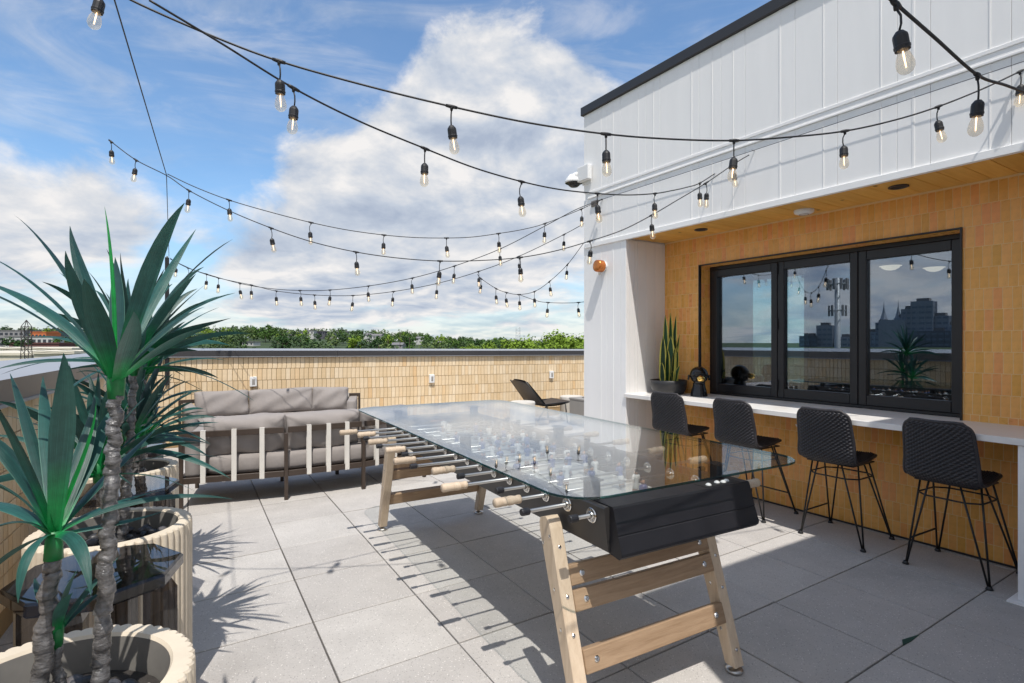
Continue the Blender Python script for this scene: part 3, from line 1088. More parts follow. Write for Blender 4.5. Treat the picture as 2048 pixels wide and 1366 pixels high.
def build_fixtures():
    # copper wall light
    x = bx(1208)
    z = EYE + (CY - 533) / F * bw(x, 0).y
    s = fixed('wall_sconce', 'round copper wall light with a small clear bulb on white pier', 'wall light', x, 0, z)
    m = MB()
    m.M = Matrix.Rotation(math.radians(90), 4, 'X')
    m.lathe([(0.0, 0.0), (0.055, 0.0), (0.055, 0.03), (0.0, 0.03)], 24)
    m.build('back_plate', M['plastic'], s, smooth=False)
    m = MB()
    m.M = Matrix.Rotation(math.radians(90), 4, 'X')
    prof = [(0.066, 0.03)]
    for k in range(5):
        prof += [(0.068, 0.034 + k * 0.014), (0.064, 0.040 + k * 0.014)]
    prof += [(0.066, 0.108), (0.05, 0.112), (0.0, 0.114)]
    m.lathe(prof, 28)
    m.build('copper_body', M['copper'], s, smooth=True)
    m = MB()
    m.lathe([(0.004, -0.105), (0.013, -0.098), (0.016, -0.083), (0.011, -0.066)], 12, (0, -0.07, 0))
    m.build('bulb', M['bulb'], s, smooth=True)
    # dome camera on the corner
    x = XL
    cz = EYE + (CY - 352) / F * 6.5
    c = fixed('security_camera', 'white dome security camera on the building corner', 'camera', XL + 0.06, 0, cz)
    m = MB()
    m.box(-0.10, 0.10, -0.075, -0.012, -0.085, 0.085, 0.006)
    m.box(-0.075, 0.075, -0.0118, -0.001, -0.12, 0.06)
    m.build('junction_box', M['plastic'], c)
    m = MB()
    cx, cy = -0.185, -0.05
    m.tube([(-0.10, -0.045, 0.0), (-0.15, cy, 0.005), (cx, cy, -0.01)], [0.05, 0.048, 0.045], 14)
    m.lathe([(0.0, 0.035), (0.06, 0.028), (0.090, -0.010), (0.108, -0.045), (0.113, -0.060), (0.106, -0.070)], 24, (cx, cy, 0))
    m.build('housing', M['plastic'], c, smooth=True)
    m = MB()
    m.lathe([(0.104, -0.066), (0.075, -0.069), (0.070, -0.094), (0.042, -0.116), (0.0, -0.122)], 20, (cx, cy, 0))
    m.build('lens_dome', M['statue'], c, smooth=True)
    # soffit fittings
    for (px, py, label) in ((1402, 461, 'black recessed downlight in the wood soffit above the snake plant'), (1797, 376, 'black recessed downlight in the wood soffit above the window')):
        p = on_floor(px, py, SOF)
        Y = (SOF - EYE) * F / (CY - py)
        p = Vector(((px - CX) / F * Y, Y, SOF))
        l = thing('recessed_downlight', label, 'downlight', p, B_RZ)
        m = MB()
        m.lathe([(0.062, 0.0115), (0.064, 0.004), (0.058, 0.002), (0.050, 0.004), (0.046, 0.0105)], 24)
        m.build('trim_ring', M['dark_metal'], l, smooth=True)
        m = MB()
        m.lathe([(0.0, 0.0095), (0.046, 0.0095), (0.046, 0.011)], 20)
        m.build('diffuser', M['dark_hole'], l)
    Y = (SOF - EYE) * F / (CY - 423)
    p = Vector(((1608 - CX) / F * Y, Y, SOF))
    l = thing('smoke_detector', 'round white detector disc on the wood soffit', 'detector', p, B_RZ)
    m = MB()
    m.lathe([(0.0, -0.026), (0.045, -0.025), (0.072, -0.014), (0.078, 0.0), (0.078, 0.011)], 28)
    m.build('detector_body', M['plastic'], l, smooth=True)
    m = MB()
    m.lathe([(0.03, -0.0275), (0.034, -0.0285), (0.038, -0.0265)], 20)
    m.build('vent_ring', M['grey_box'], l, smooth=True)
    # small louvred vent below the belt trim
    x = bx(1190)
    v = fixed('wall_vent', 'small grey louvred plate under the camera on the white pier', 'vent', x, 0, EYE + (CY - 407) / F * bw(x, 0).y)
    m = MB()
    m.box(-0.055, 0.055, -0.008, -0.0012, -0.035, 0.035)
    m.build('plate', M['grey_box'], v)
    for k in range(3):
        m = MB()
        m.box(-0.050, 0.050, -0.018, -0.0082, -0.026 + k * 0.02, -0.014 + k * 0.02)
        m.build('slat', M['coping_brown'], v)


build_fixtures()


# ------------------------------------------------------------------ parapet walls
def build_parapets():
    # back parapet: its own x runs along the wall to the right, it falls slightly that way
    K = Vector((-5.13, 7.555, 0))
    D = Vector((0.854, 0.5195, 0)).normalized()
    rz = math.atan2(D.y, D.x)
    N = Vector((-D.y, D.x, 0))
    L = 13.0
    fall = -0.0088
    t = thing('back_parapet_wall', 'cream brick parapet wall with dark metal coping behind the sofas', 'parapet wall', K, rz)
    top = lambda x: 1.386 + fall * x
    m = MB()
    m.add([(-0.5, 0.0, -0.05), (L, 0.0, -0.05), (L, 0.25, -0.05), (-0.5, 0.25, -0.05), (-0.5, 0.0, top(-0.5) - 0.03), (L, 0.0, top(L) - 0.03), (L, 0.25, top(L) - 0.03), (-0.5, 0.25, top(-0.5) - 0.03)],
          [(0, 3, 2, 1), (4, 5, 6, 7), (0, 1, 5, 4), (1, 2, 6, 5), (2, 3, 7, 6), (3, 0, 4, 7)])
    m.build('wall', M['para_grout'], t)
    tw, th = 0.0675, 0.176
    rects = []
    for r in range(8):
        zt = 1.285 - r * th
        x = 0.0 - R.uniform(0, tw) * 0.3
        while x < 9.6:
            w = tw
            zc = zt - th / 2 + fall * (x + w / 2)
            if zc - th / 2 > 0.0:
                rects.append((x + w / 2, zc, w - 0.007, th - 0.007))
            x += tw
    lay_tiles(rects, t, lambda x, z: Vector((K.x + D.x * x, K.y + D.y * x, z)), 0.0, M['para_tile'], M['para_tile_far'], 'brick',
              depth=0.010, jitter=0.002, frame=(285, 1168, 690, 790))
    x0 = -0.4
    while x0 < L - 0.1:                                    # coping in lengths
        x1 = min(x0 + 3.05, L)
        m = MB()
        a, b = x0 + 0.002, x1 - 0.002
        za, zb = top(a), top(b)
        vs = []
        for (xx, zz) in ((a, za), (b, zb)):
            vs += [(xx, -0.055, zz - 0.095), (xx, -0.055, zz), (xx, 0.30, zz + 0.028), (xx, 0.30, zz - 0.08), (xx, -0.035, zz - 0.095)]
        m.add(vs, [(0, 1, 6, 5)[::-1], (4, 3, 2, 1, 0)[::-1], (5, 6, 7, 8, 9)[::-1], (2, 3, 8, 7)[::-1], (3, 4, 9, 8)[::-1], (4, 0, 5, 9)[::-1]])
        m.m = 1
        m.add([(a, -0.055, za), (a, 0.30, za + 0.028), (b, 0.30, zb + 0.028), (b, -0.055, zb)], [(0, 3, 2, 1)])
        m.m = 1
        m.add([(a, -0.060, za - 0.098), (b, -0.060, zb - 0.098), (b, -0.060, zb - 0.088), (a, -0.060, za - 0.088), (a, -0.030, za - 0.098), (b, -0.030, zb - 0.098)],
              [(0, 1, 2, 3), (0, 4, 5, 1)])
        m.build('coping', [M['coping'], M['coping_top']], t)
        x0 = x1
    # covers of the outdoor sockets
    for (px, py, lab) in ((506, 763, 'white weatherproof outlet box on the parapet above the back sofa'), (862, 757, 'white weatherproof outlet box midway along the back parapet'),
                          (1101, 749, 'white weatherproof outlet box on the parapet above the lounge chair')):
        tt = (px - CX) / F
        lx = (tt * K.y - K.x) / (D.x - tt * D.y)
        p = K + D * lx
        z = EYE + (CY - py) / F * p.y
        o = thing('outlet_box', lab, 'outlet', (p.x, p.y, z), rz, 'outlet boxes on the back parapet')
        m = MB()
        m.box(-0.048, 0.048, -0.055, -0.0125, -0.075, 0.075, 0.006)
        m.build('cover', M['plastic'], o)
        m = MB()
        m.box(-0.018, 0.022, -0.058, -0.0552, -0.045, 0.040, 0.001)
        m.build('inset', M['grey_box'], o)
    # left parapet
    nl = Vector((0.884, 0.468, 0)).normalized()
    dl = Vector((0.468, -0.884, 0)).normalized()          # from the corner towards the camera
    t2 = thing('side_parapet_wall', 'shaded cream brick parapet wall with broad metal coping behind the planters', 'parapet wall', K, math.atan2(-dl.y, -dl.x))
    # own x axis points to the back corner, so the terrace side is -y
    L2 = 11.5
    m = MB()
    m.box(-L2, 0.0, 0.0, 0.25, -0.05, 1.30)
    m.build('wall', M['para_grout'], t2)
    rects = []
    ex = -dl
    for r in range(8):
        zt = 1.195 - r * th
        x = 0.0
        while x > -9.0:
            zc = zt - th / 2
            if zc - th / 2 > 0.0:
                rects.append((x - tw / 2 - 0.001, zc, tw - 0.007, th - 0.007))
            x -= tw
    lay_tiles(rects, t2, lambda x, z: Vector((K.x + ex.x * x, K.y + ex.y * x, z)), 0.0, M['para_tile'], M['para_tile_far'], 'brick', depth=0.010, jitter=0.002,
              frame=(0, 300, 700, 1366))
    x1 = 0.0
    while x1 > -L2 + 0.1:
        x0 = max(x1 - 3.05, -L2)
        m = MB()
        a, b = x0 + 0.002, x1 - 0.002
        zi, zo = 1.322, 1.377
        vs = []
        for xx in (a, b):
            vs += [(xx, -0.055, zi - 0.13), (xx, -0.055, zi), (xx, 0.34, zo), (xx, 0.34, zo - 0.14), (xx, -0.035, zi - 0.13)]
        m.add(vs, [(0, 5, 6, 1), (0, 1, 2, 3, 4), (9, 8, 7, 6, 5), (2, 7, 8, 3), (3, 8, 9, 4), (4, 9, 5, 0)])
        m.m = 1
        m.add([(a, -0.055, zi + 0.001), (b, -0.055, zi + 0.001), (b, 0.34, zo + 0.001), (a, 0.34, zo + 0.001)], [(0, 1, 2, 3)])
        m.box(a, b, -0.066, -0.0552, zi - 0.134, zi - 0.118)
        m.build('coping', [M['coping_brown'], M['coping_top']], t2)
        x1 = x0
    return K, D


PK, PD = build_parapets()


# ------------------------------------------------------------------ foosball table
TA = Vector((-0.495, 0.869, 0)).normalized()       # long axis, away from the camera
TP = Vector((0.869, 0.495, 0)).normalized()        # across, to the right
TC = Vector((0.04, 3.47, 0))


def tl(p, s, z):
    """table coordinates -> local of the table root: x along the width, y along the length"""
    return Vector((p, s, z))


def build_table():
    rz = math.atan2(TP.y, TP.x)
    t = thing('foosball_table', 'long glass topped foosball table with black body and wooden legs', 'foosball table', TC, rz)
    W0, W1 = -0.450, 0.335
    S0, S1 = -1.40, 1.36
    ZT, ZB, ZR, ZG = 0.892, 0.722, 0.842, 0.97
    th = 0.028
    # long side plates lean inwards towards the bottom
    for (w, sg) in ((W0, 1), (W1, -1)):
        m = MB()
        lean = 0.02
        vs = []
        for s in (S0, S1):
            vs += [(w + sg * lean, s, ZB), (w, s, ZT - 0.006), (w + sg * 0.006, s, ZT), (w + sg * (th - 0.006), s, ZT), (w + sg * th, s, ZT - 0.006), (w + sg * (th + lean), s, ZB)]
        fs = [(i, (i + 1) % 6, 6 + (i + 1) % 6, 6 + i) for i in range(6)] + [(5, 4, 3, 2, 1, 0), (6, 7, 8, 9, 10, 11)]
        if sg > 0:
            fs = [f[::-1] for f in fs]
        m.add(vs, fs)
        m.build('side_panel', M['table_side'], t)
    # end boxes: the face slopes, its foot stands out
    for (s, sg) in ((S0, -1), (S1, 1)):
        m = MB()
        poly = [(s - sg * 0.10, ZB + 0.01), (s + sg * 0.055, ZB - 0.012), (s + sg * 0.068, ZB), (s + sg * 0.070, ZB + 0.012), (s + sg * 0.050, ZB + 0.068), (s + sg * 0.0475, ZB + 0.070),
                (s + sg * 0.0475, ZB + 0.074), (s + sg * 0.049, ZB + 0.076), (s + sg * 0.022, ZT - 0.004), (s + sg * 0.016, ZT + 0.003), (s - sg * 0.08, ZT + 0.003), (s - sg * 0.10, ZT - 0.003)]
        x0, x1 = W0 + 0.004 + (0.022), W1 + 0.012
        n = len(poly)
        vs = [(x0, q[0], q[1]) for q in poly] + [(x1, q[0], q[1]) for q in poly]
        fs = [tuple(range(n)), tuple(range(2 * n - 1, n - 1, -1))] + [(i, n + i, n + (i + 1) % n, (i + 1) % n) for i in range(n)]
        if sg > 0:
            fs = [f[::-1] for f in fs]
        m.add(vs, fs)
        m.build('end_box', M['table_black'], t)
    # ball tray in the near end box
    m = MB()
    m.box(W1 - 0.24, W1 - 0.03, S0 - 0.005, S0 + 0.065, ZT + 0.0035, ZT + 0.0045)
    m.build('ball_tray', M['dark_hole'], t)
    for (dx, dy) in ((-0.20, 0.02), (-0.135, 0.03), (-0.105, 0.022), (-0.075, 0.03)):
        b = MB()
        b.ball((W1 + dx, S0 + dy, ZT - 0.001), 0.0145)
        b.build('ball', M['shirt_white'], t, smooth=True)
    # pitch
    m = MB()
    m.box(W0 + 0.05, W1 - 0.05, S0 + 0.10, S1 - 0.10, ZB + 0.012, ZB + 0.032)
    m.m = 1
    zl = ZB + 0.033
    mid = (W0 + W1) / 2

    def line(x0, x1, y0, y1):
        m.add([(x0, y0, zl), (x1, y0, zl), (x1, y1, zl), (x0, y1, zl)], [(0, 1, 2, 3)])
    line(W0 + 0.06, W1 - 0.06, -0.03, -0.018)
    for s, sg in ((S0 + 0.12, 1), (S1 - 0.12, -1)):
        line(mid - 0.16, mid + 0.16, s + sg * 0.26, s + sg * 0.268)
        line(mid - 0.16, mid - 0.152, min(s, s + sg * 0.26), max(s, s + sg * 0.26))
        line(mid + 0.152, mid + 0.16, min(s, s + sg * 0.26), max(s, s + sg * 0.26))
    line(W0 + 0.06, W0 + 0.068, S0 + 0.12, S1 - 0.12)
    line(W1 - 0.068, W1 - 0.06, S0 + 0.12, S1 - 0.12)
    m.build('pitch', [M['pitch'], M['pitch_line']], t)
    # glass top with rounded corners
    gw, gl, gr = 1.34 / 2, 3.0 / 2, 0.16
    poly = []
    for (cx, cy, a0) in ((gw - gr, gl - gr, 0), (-gw + gr, gl - gr, 90), (-gw + gr, -gl + gr, 180), (gw - gr, -gl + gr, 270)):
        for k in range(9):
            a = math.radians(a0 + k * 90 / 8)
            poly.append((cx + gr * math.cos(a), cy + gr * math.sin(a)))
    m = MB()
    n = len(poly)
    zt, zb, e = ZG, ZG - 0.010, 0.002
    ins = [(x * (1 - e / gw), y * (1 - e / gl)) for (x, y) in poly]
    vs = [(x, y, zt) for (x, y) in ins] + [(x, y, zt - e) for (x, y) in poly] + [(x, y, zb + e) for (x, y) in poly] + [(x, y, zb) for (x, y) in ins]
    m.add(vs, [tuple(range(n)), tuple(range(4 * n - 1, 3 * n - 1, -1))])
    m.m = 1
    m.f += [(i + n * j, n * (j + 1) + i, n * (j + 1) + (i + 1) % n, n * j + (i + 1) % n) for j in range(3) for i in range(n)]
    m.mi += [1] * (3 * n)
    m.sm += [False] * (3 * n)
    m.build('glass_top', [M['table_glass'], M['glass_edge']], t)
    for (p, s) in ((W0 + 0.06, -1.25), (W1 - 0.06, -1.30), (W0 + 0.06, 1.22), (W1 - 0.06, 1.22), (W0 + 0.06, -0.05), (W1 - 0.06, -0.05)):
        m = MB()
        m.box(p - 0.025, p + 0.025, s - 0.025, s + 0.025, ZB + 0.03, ZG - 0.016, 0.002)
        m.box(p - 0.034, p + 0.034, s - 0.034, s + 0.034, ZG - 0.0155, ZG - 0.0105)
        m.build('glass_post', M['table_black'], t)
    # legs, splayed along the table, each of two laminated boards
    leg_w, leg_t = 0.088, 0.060
    for (p, sg) in ((W0 - leg_t / 2 - 0.006, -1), (W0 - leg_t / 2 - 0.006, 1), (W1 + leg_t / 2 + 0.006, -1), (W1 + leg_t / 2 + 0.006, 1)):
        top_s, foot_s = sg * 1.085, sg * 1.325
        zt = 0.782
        m = MB()
        # outline in the length/height plane, rounded top, extruded across
        dirv = Vector((0, foot_s - top_s, 0.035 - zt)).normalized()
        side = Vector((0, -dirv.z, dirv.y))
        a = Vector((0, top_s, zt))
        b = Vector((0, foot_s, 0.035))
        h = leg_w / 2
        h2 = h * 0.72
        out = [a + side * h * 0.55 - dirv * 0.0, a + side * h * 0.86 + dirv * 0.018, a + side * h + dirv * 0.05, b + side * h2, b - side * h2, a - side * h + dirv * 0.05, a - side * h * 0.86 + dirv * 0.018, a - side * h * 0.55]
        out[3] = Vector((0, (b + side * h2).y, 0.035))
        out[4] = Vector((0, (b - side * h2).y, 0.035))
        n = len(out)
        ch = 0.004
        cen = (a + b) / 2
        def ring(xx, k):
            return [Vector((xx, cen.y + (q.y - cen.y) * 1.0, q.z)) if k == 0 else Vector((xx, q.y - ch * (1 if (q - cen).dot(side) > 0 else -1) * side.y, q.z - ch * (1 if (q - cen).dot(side) > 0 else -1) * side.z)) for q in out]
        x0, x1 = p - leg_t / 2, p + leg_t / 2
        vs = ring(x0, 1) + ring(x0 + ch, 0) + ring(x1 - ch, 0) + ring(x1, 1)
        fs = [tuple(range(n)), tuple(range(4 * n - 1, 3 * n - 1, -1))]
        for j in range(3):
            fs += [(j * n + i, (j + 1) * n + i, (j + 1) * n + (i + 1) % n, j * n + (i + 1) % n) for i in range(n)]
        # make sure the faces look outwards
        test = (vs[1] - vs[0]).cross(vs[2] - vs[0])
        if test.x > 0:
            fs = [f[::-1] for f in fs]
        m.add(vs, fs)
        lg = m.build('leg', M['leg_wood'], t)
        f = MB()
        f.lathe([(0.0, 0.0), (0.036, 0.0), (0.040, 0.006), (0.040, 0.012), (0.030, 0.018), (0.012, 0.020), (0.012, 0.045)], 20, (p, foot_s, 0.001))
        f.build('levelling_foot', M['steel'], lg, smooth=True)
        sc = MB()
        for k in (0.10, 0.13, 0.36, 0.55, 0.80):
            q = a.lerp(b, k)
            for xx, s2 in ((x0, -1), (x1, 1)):
                o = side * (0.028 if k == 0.13 else (-0.028 if k == 0.10 else 0.0))
                sc.M = Matrix.Translation((xx, q.y + o.y, q.z + o.z)) @ Matrix.Rotation(math.radians(90 * s2), 4, 'Y')
                sc.lathe([(0.007, 0.0), (0.007, 0.002), (0.005, 0.003), (0.0, 0.0034)], 10)
        # bolts in the outer edge of the leg
        for k in (0.16, 0.40, 0.58, 0.92):
            q = a.lerp(b, k)
            w = h + (h2 - h) * k
            for xx in (p - 0.0,):
                pos = q - side * w if sg < 0 else q + side * w
                nrm = -side if sg < 0 else side
                rot = Vector((0, 0, 1)).rotation_difference(nrm).to_matrix().to_4x4()
                sc.M = Matrix.Translation((xx, pos.y, pos.z)) @ rot
                sc.lathe([(0.008, -0.002), (0.008, 0.0015), (0.006, 0.003), (0.0, 0.0034)], 10)
        sc.M = None
        stuff(sc.build('bolts', M['chrome'], lg))
    # cross rails between the legs, at each end
    xa, xb = W0 - 0.010 - leg_t * 0.0, W1 + 0.010
    for sg in (-1, 1):
        for (zc, hh, off) in ((0.560, 0.080, 0.0), (0.467, 0.080, 0.0), (0.258, 0.088, 0.0)):
            k = (0.782 - zc) / (0.782 - 0.035)
            s = sg * (1.085 + (1.325 - 1.085) * k)
            m = MB()
            dirv = Vector((0, sg * (1.325 - 1.085), 0.035 - 0.782)).normalized()
            up = -dirv
            m.bar((W0 - 0.006, s + sg * 0.022, zc), (W1 + 0.006, s + sg * 0.022, zc), 0.042, hh, up, 0.003)
            r = m.build('cross_rail', M['rail_wood_shaded'], t)
            b = MB()
            nrm = Vector((0, sg * 0.95, 0.3)).normalized()
            rot = Vector((0, 0, 1)).rotation_difference(Vector((0, sg * -dirv.z, sg * dirv.y)).normalized() if True else nrm).to_matrix().to_4x4()
            nn = Vector((0, -dirv.z * sg, dirv.y * sg)).normalized()
            for xx in (W0 + 0.05, W1 - 0.05):
                pos = Vector((xx, s + sg * 0.022, zc)) + nn * 0.0215
                b.M = Matrix.Translation(pos) @ Vector((0, 0, 1)).rotation_difference(nn).to_matrix().to_4x4()
                b.lathe([(0.013, -0.002), (0.013, 0.002), (0.009, 0.006), (0.006, 0.0065), (0.005, 0.004), (0.0, 0.004)], 12)
            b.M = None
            stuff(b.build('bolts', M['chrome'], r))
    # rods, far to near
    kinds = 'HHcHcHcHcHcHcHcc'
    outl = [0.42, 0.33, 0.33, 0.34, 0.33, 0.32, 0.27, 0.37, 0.33, 0.27, 0.20, 0.35, 0.155, 0.25, 0.215, 0.10]
    men = [1, 1, 2, 3, 3, 5, 5, 3, 3, 5, 5, 3, 3, 2, 1, 1]
    team = [1, 1, 0, 1, 0, 1, 0, 1, 0, 1, 0, 1, 0, 1, 0, 0]
    s_first, s_last = 1.10, -1.32
    hprof = [(0.0, 0.0), (0.014, 0.001), (0.0172, 0.006), (0.0180, 0.02), (0.0166, 0.04), (0.0176, 0.055), (0.0162, 0.062), (0.0180, 0.070), (0.0176, 0.085), (0.0150, 0.100), (0.0150, 0.106), (0.0168, 0.114), (0.0160, 0.124), (0.011, 0.128), (0.0, 0.128)]
    hm = MB()
    hm.lathe([(r * 1.12, z) for r, z in hprof], 18)
    handle_me = hm.mesh('handle', M['handle'], smooth=True)
    cm = MB()
    cm.lathe([(0.0, 0.0), (0.013, 0.0), (0.0145, 0.003), (0.0145, 0.034), (0.0125, 0.036), (0.0, 0.036)], 14)
    cap_me = cm.mesh('end_cap', M['cap'], smooth=False)
    fm = MB()
    fm.lathe([(0.0085, 0.012), (0.014, 0.012), (0.015, 0.005), (0.027, 0.004), (0.030, 0.001), (0.030, 0.0)], 20)
    for k in range(6):
        a = k * math.pi / 3
        fm.lathe([(0.003, 0.003), (0.003, 0.0055), (0.0, 0.006)], 6, (0.021 * math.cos(a), 0.021 * math.sin(a), 0))
    flange_me = fm.mesh('bearing_plate', M['chrome'], smooth=False)

    def figure_mesh(shirt, name):
        f = MB()
        # hangs on the rod: origin at the rod's centre, faces +y
        f.m = 0
        f.ball((0, 0, 0.040), 0.0105, 0.0105, 0.013, 8, 6)
        f.m = 2
        f.ball((0, -0.002, 0.0455), 0.0112, 0.0112, 0.0100, 8, 5)
        f.m = 1
        f.lathe([(0.006, 0.028), (0.017, 0.024), (0.0175, 0.012), (0.0145, 0.0), (0.0140, -0.012), (0.0155, -0.022)], 10)
        f.ball((0.018, 0, 0.012), 0.006, 0.007, 0.015, 6, 5)
        f.ball((-0.018, 0, 0.012), 0.006, 0.007, 0.015, 6, 5)
        f.m = 3
        f.lathe([(0.0155, -0.018), (0.0175, -0.036), (0.0150, -0.042), (0.0, -0.042)], 10)
        f.m = 0
        f.box(-0.013, -0.002, -0.006, 0.006, -0.066, -0.038)
        f.box(0.002, 0.013, -0.006, 0.006, -0.066, -0.038)
        f.m = 2
        f.box(-0.014, 0.014, -0.008, 0.012, -0.079, -0.0655, 0.002)
        return f.mesh(name, [M['skin'], shirt, M['hair'], M['shirt_white']], smooth=True)
    fig = [figure_mesh(M['shirt_white'], 'player'), figure_mesh(M['shirt_blue'], 'player')]
    for k in range(16):
        s = s_first + (s_last - s_first) * k / 15
        o = outl[k]
        m = MB()
        face = W0 - 0.001
        left_len = o - (0.0)
        right_out = 0.30 if kinds[k] == 'c' else 0.12 + 0.10 * R.random()
        right_out = {15: 0.10, 14: 0.16, 13: 0.2}.get(k, right_out)
        m.tube([(W0 - o + 0.02, s, ZR), (W1 + right_out, s, ZR)], 0.0078, 10)
        rod = m.build('rod', M['steel'], t, smooth=True)
        # the part nearer the camera: bearing plates on both faces
        put('bearing_plate', flange_me, rod, (W0 + 0.004, s, ZR), (0, math.radians(-90), 0))
        put('bearing_plate', flange_me, rod, (W1 - 0.004, s, ZR), (0, math.radians(90), 0))
        put('bearing_plate', flange_me, rod, (W1 - 0.032, s, ZR), (0, math.radians(-90), 0))
        if kinds[k] == 'H':
            put('handle', handle_me, rod, (W0 - o, s, ZR), (0, math.radians(90), 0))
            put('end_cap', cap_me, rod, (W1 + right_out + 0.01, s, ZR), (0, math.radians(-90), 0))
        else:
            put('end_cap', cap_me, rod, (W0 - o, s, ZR), (0, math.radians(90), 0))
            put('handle', handle_me, rod, (W1 + right_out + 0.11, s, ZR), (0, math.radians(-90), 0))
        nm = men[k]
        pitch_w = (W1 - W0 - 0.2)
        sh = R.uniform(-0.05, 0.05)
        for q in range(nm):
            xx = (W0 + W1) / 2 + (q - (nm - 1) / 2) * (pitch_w / max(nm, 2)) * 0.95 + sh
            put('player', fig[0] if team[k] else fig[1], rod, (xx, s, ZR), (R.uniform(-0.25, 0.25), 0, 0 if team[k] else math.pi))
    # score beads at both ends
    for s in (S0 + 0.14, S1 - 0.14):
        m = MB()
        for k in range(7):
            m.lathe([(0.006, 0.0), (0.011, 0.003), (0.011, 0.008), (0.006, 0.011)], 8, (mid - 0.05 + k * 0.014, s, ZT - 0.04))
        m.build('score_beads', M['copper'], t)
    return t


build_table()


# ------------------------------------------------------------------ bar stools
def stool_shell():
    """woven seat and back in one sheet; local +x faces the counter"""
    prof = [(px_ - 0.11, pz_) for (px_, pz_) in [(0.225, 0.632), (0.205, 0.642), (0.12, 0.634), (0.0, 0.618), (-0.10, 0.614), (-0.155, 0.622), (-0.19, 0.650), (-0.208, 0.70), (-0.225, 0.80), (-0.245, 0.90), (-0.260, 0.99), (-0.264, 1.006)]]
    pts = [Vector((p[0], 0, p[1])) for p in prof]
    acc = [0.0]
    for a, b in zip(pts, pts[1:]):
        acc.append(acc[-1] + (b - a).length)
    tot = acc[-1]

    def at(s):
        s = max(0.0, min(tot, s))
        for i in range(len(acc) - 1):
            if s <= acc[i + 1] or i == len(acc) - 2:
                f = (s - acc[i]) / (acc[i + 1] - acc[i])
                # smooth by Catmull-Rom
                p0 = pts[max(i - 1, 0)]
                p1, p2 = pts[i], pts[i + 1]
                p3 = pts[min(i + 2, len(pts) - 1)]
                q = 0.5 * ((2 * p1) + (p2 - p0) * f + (2 * p0 - 5 * p1 + 4 * p2 - p3) * f * f + (3 * p1 - p0 - 3 * p2 + p3) * f ** 3)
                return q

    def width(s):
        """half width, rounded at both ends"""
        t = s / tot
        w = 0.206
        if t < 0.45:
            w = 0.186 + 0.020 * (t / 0.45)
        w *= 1.0 - 0.10 * max(0.0, (t - 0.55) / 0.45)
        r = 0.085
        d = min(s, tot - s)
        if d < r:
            w -= r - math.sqrt(max(r * r - (r - d) ** 2, 0.0))
        return w
    rows, cols = 62, 22
    nu, nv = cols * 4 + 1, rows * 3 + 1
    m = MB()

    def side(sign):
        def fn(u, v):
            s = v * tot
            c = at(s)
            c2 = at(s + 0.004)
            c1 = at(s - 0.004)
            tn = (c2 - c1).normalized()
            nrm = Vector((-tn.z, 0, tn.x))       # points up over the seat, forward of the back
            nrm = -nrm if nrm.dot(Vector((0.5, 0, 1))) < 0 else nrm
            a = u * 2 - 1
            w = width(s)
            back = max(0.0, min(1.0, (c.z - 0.63) / 0.12))
            dish = (a * w / 0.206) ** 2 * (0.022 * back + 0.010)
            row = v * rows
            colp = u * cols
            ri = math.floor(row)
            ph = 0.5 if ri % 2 else 0.0
            bumpv = abs(math.sin(math.pi * (row - ri))) ** 0.6
            bumpu = math.cos(2 * math.pi * (colp * 0.5 + ph))
            edge = min(1.0, (1 - abs(a)) * 8, v * 30, (1 - v) * 30)
            h = 0.0060 * (bumpv - 0.4) + 0.0088 * bumpu * bumpv
            th = 0.009 * max(edge, 0.0) ** 0.5
            p = Vector((c.x, a * w, c.z)) + nrm * (dish + sign * th + sign * h * max(0.15, edge))
            return p
        return fn
    b = len(m.v)
    m.grid(side(1), nu, nv)
    k = len(m.f)
    m.grid(side(-1), nu, nv)
    m.f[k:] = [f[::-1] for f in m.f[k:]]
    # orient: first sheet looks up/forward
    f0 = m.f[(nv // 4) * (nu - 1) + nu // 2]
    nn = (m.v[f0[1]] - m.v[f0[0]]).cross(m.v[f0[2]] - m.v[f0[0]])
    if nn.z < 0:
        m.f = [f[::-1] for f in m.f]
    me = m.mesh('woven_shell', M['rope'], smooth=True)
    # rolled edge
    e = MB()
    loop = []
    for i in range(61):
        s = tot * i / 60
        loop.append((s, 1))
    pts2 = []
    f1 = side(0)
    for i in range(0, 81):
        pts2.append(f1(1.0, i / 80))
    for i in range(1, 16):
        pts2.append(f1(1 - i / 15, 1.0))
    for i in range(79, -1, -1):
        pts2.append(f1(0.0, i / 80))
    for i in range(1, 15):
        pts2.append(f1(i / 15, 0.0))
    e.tube(pts2, 0.010, 7, caps=False, closed=True)
    return me, e.mesh('rolled_edge', M['rope'], smooth=True)


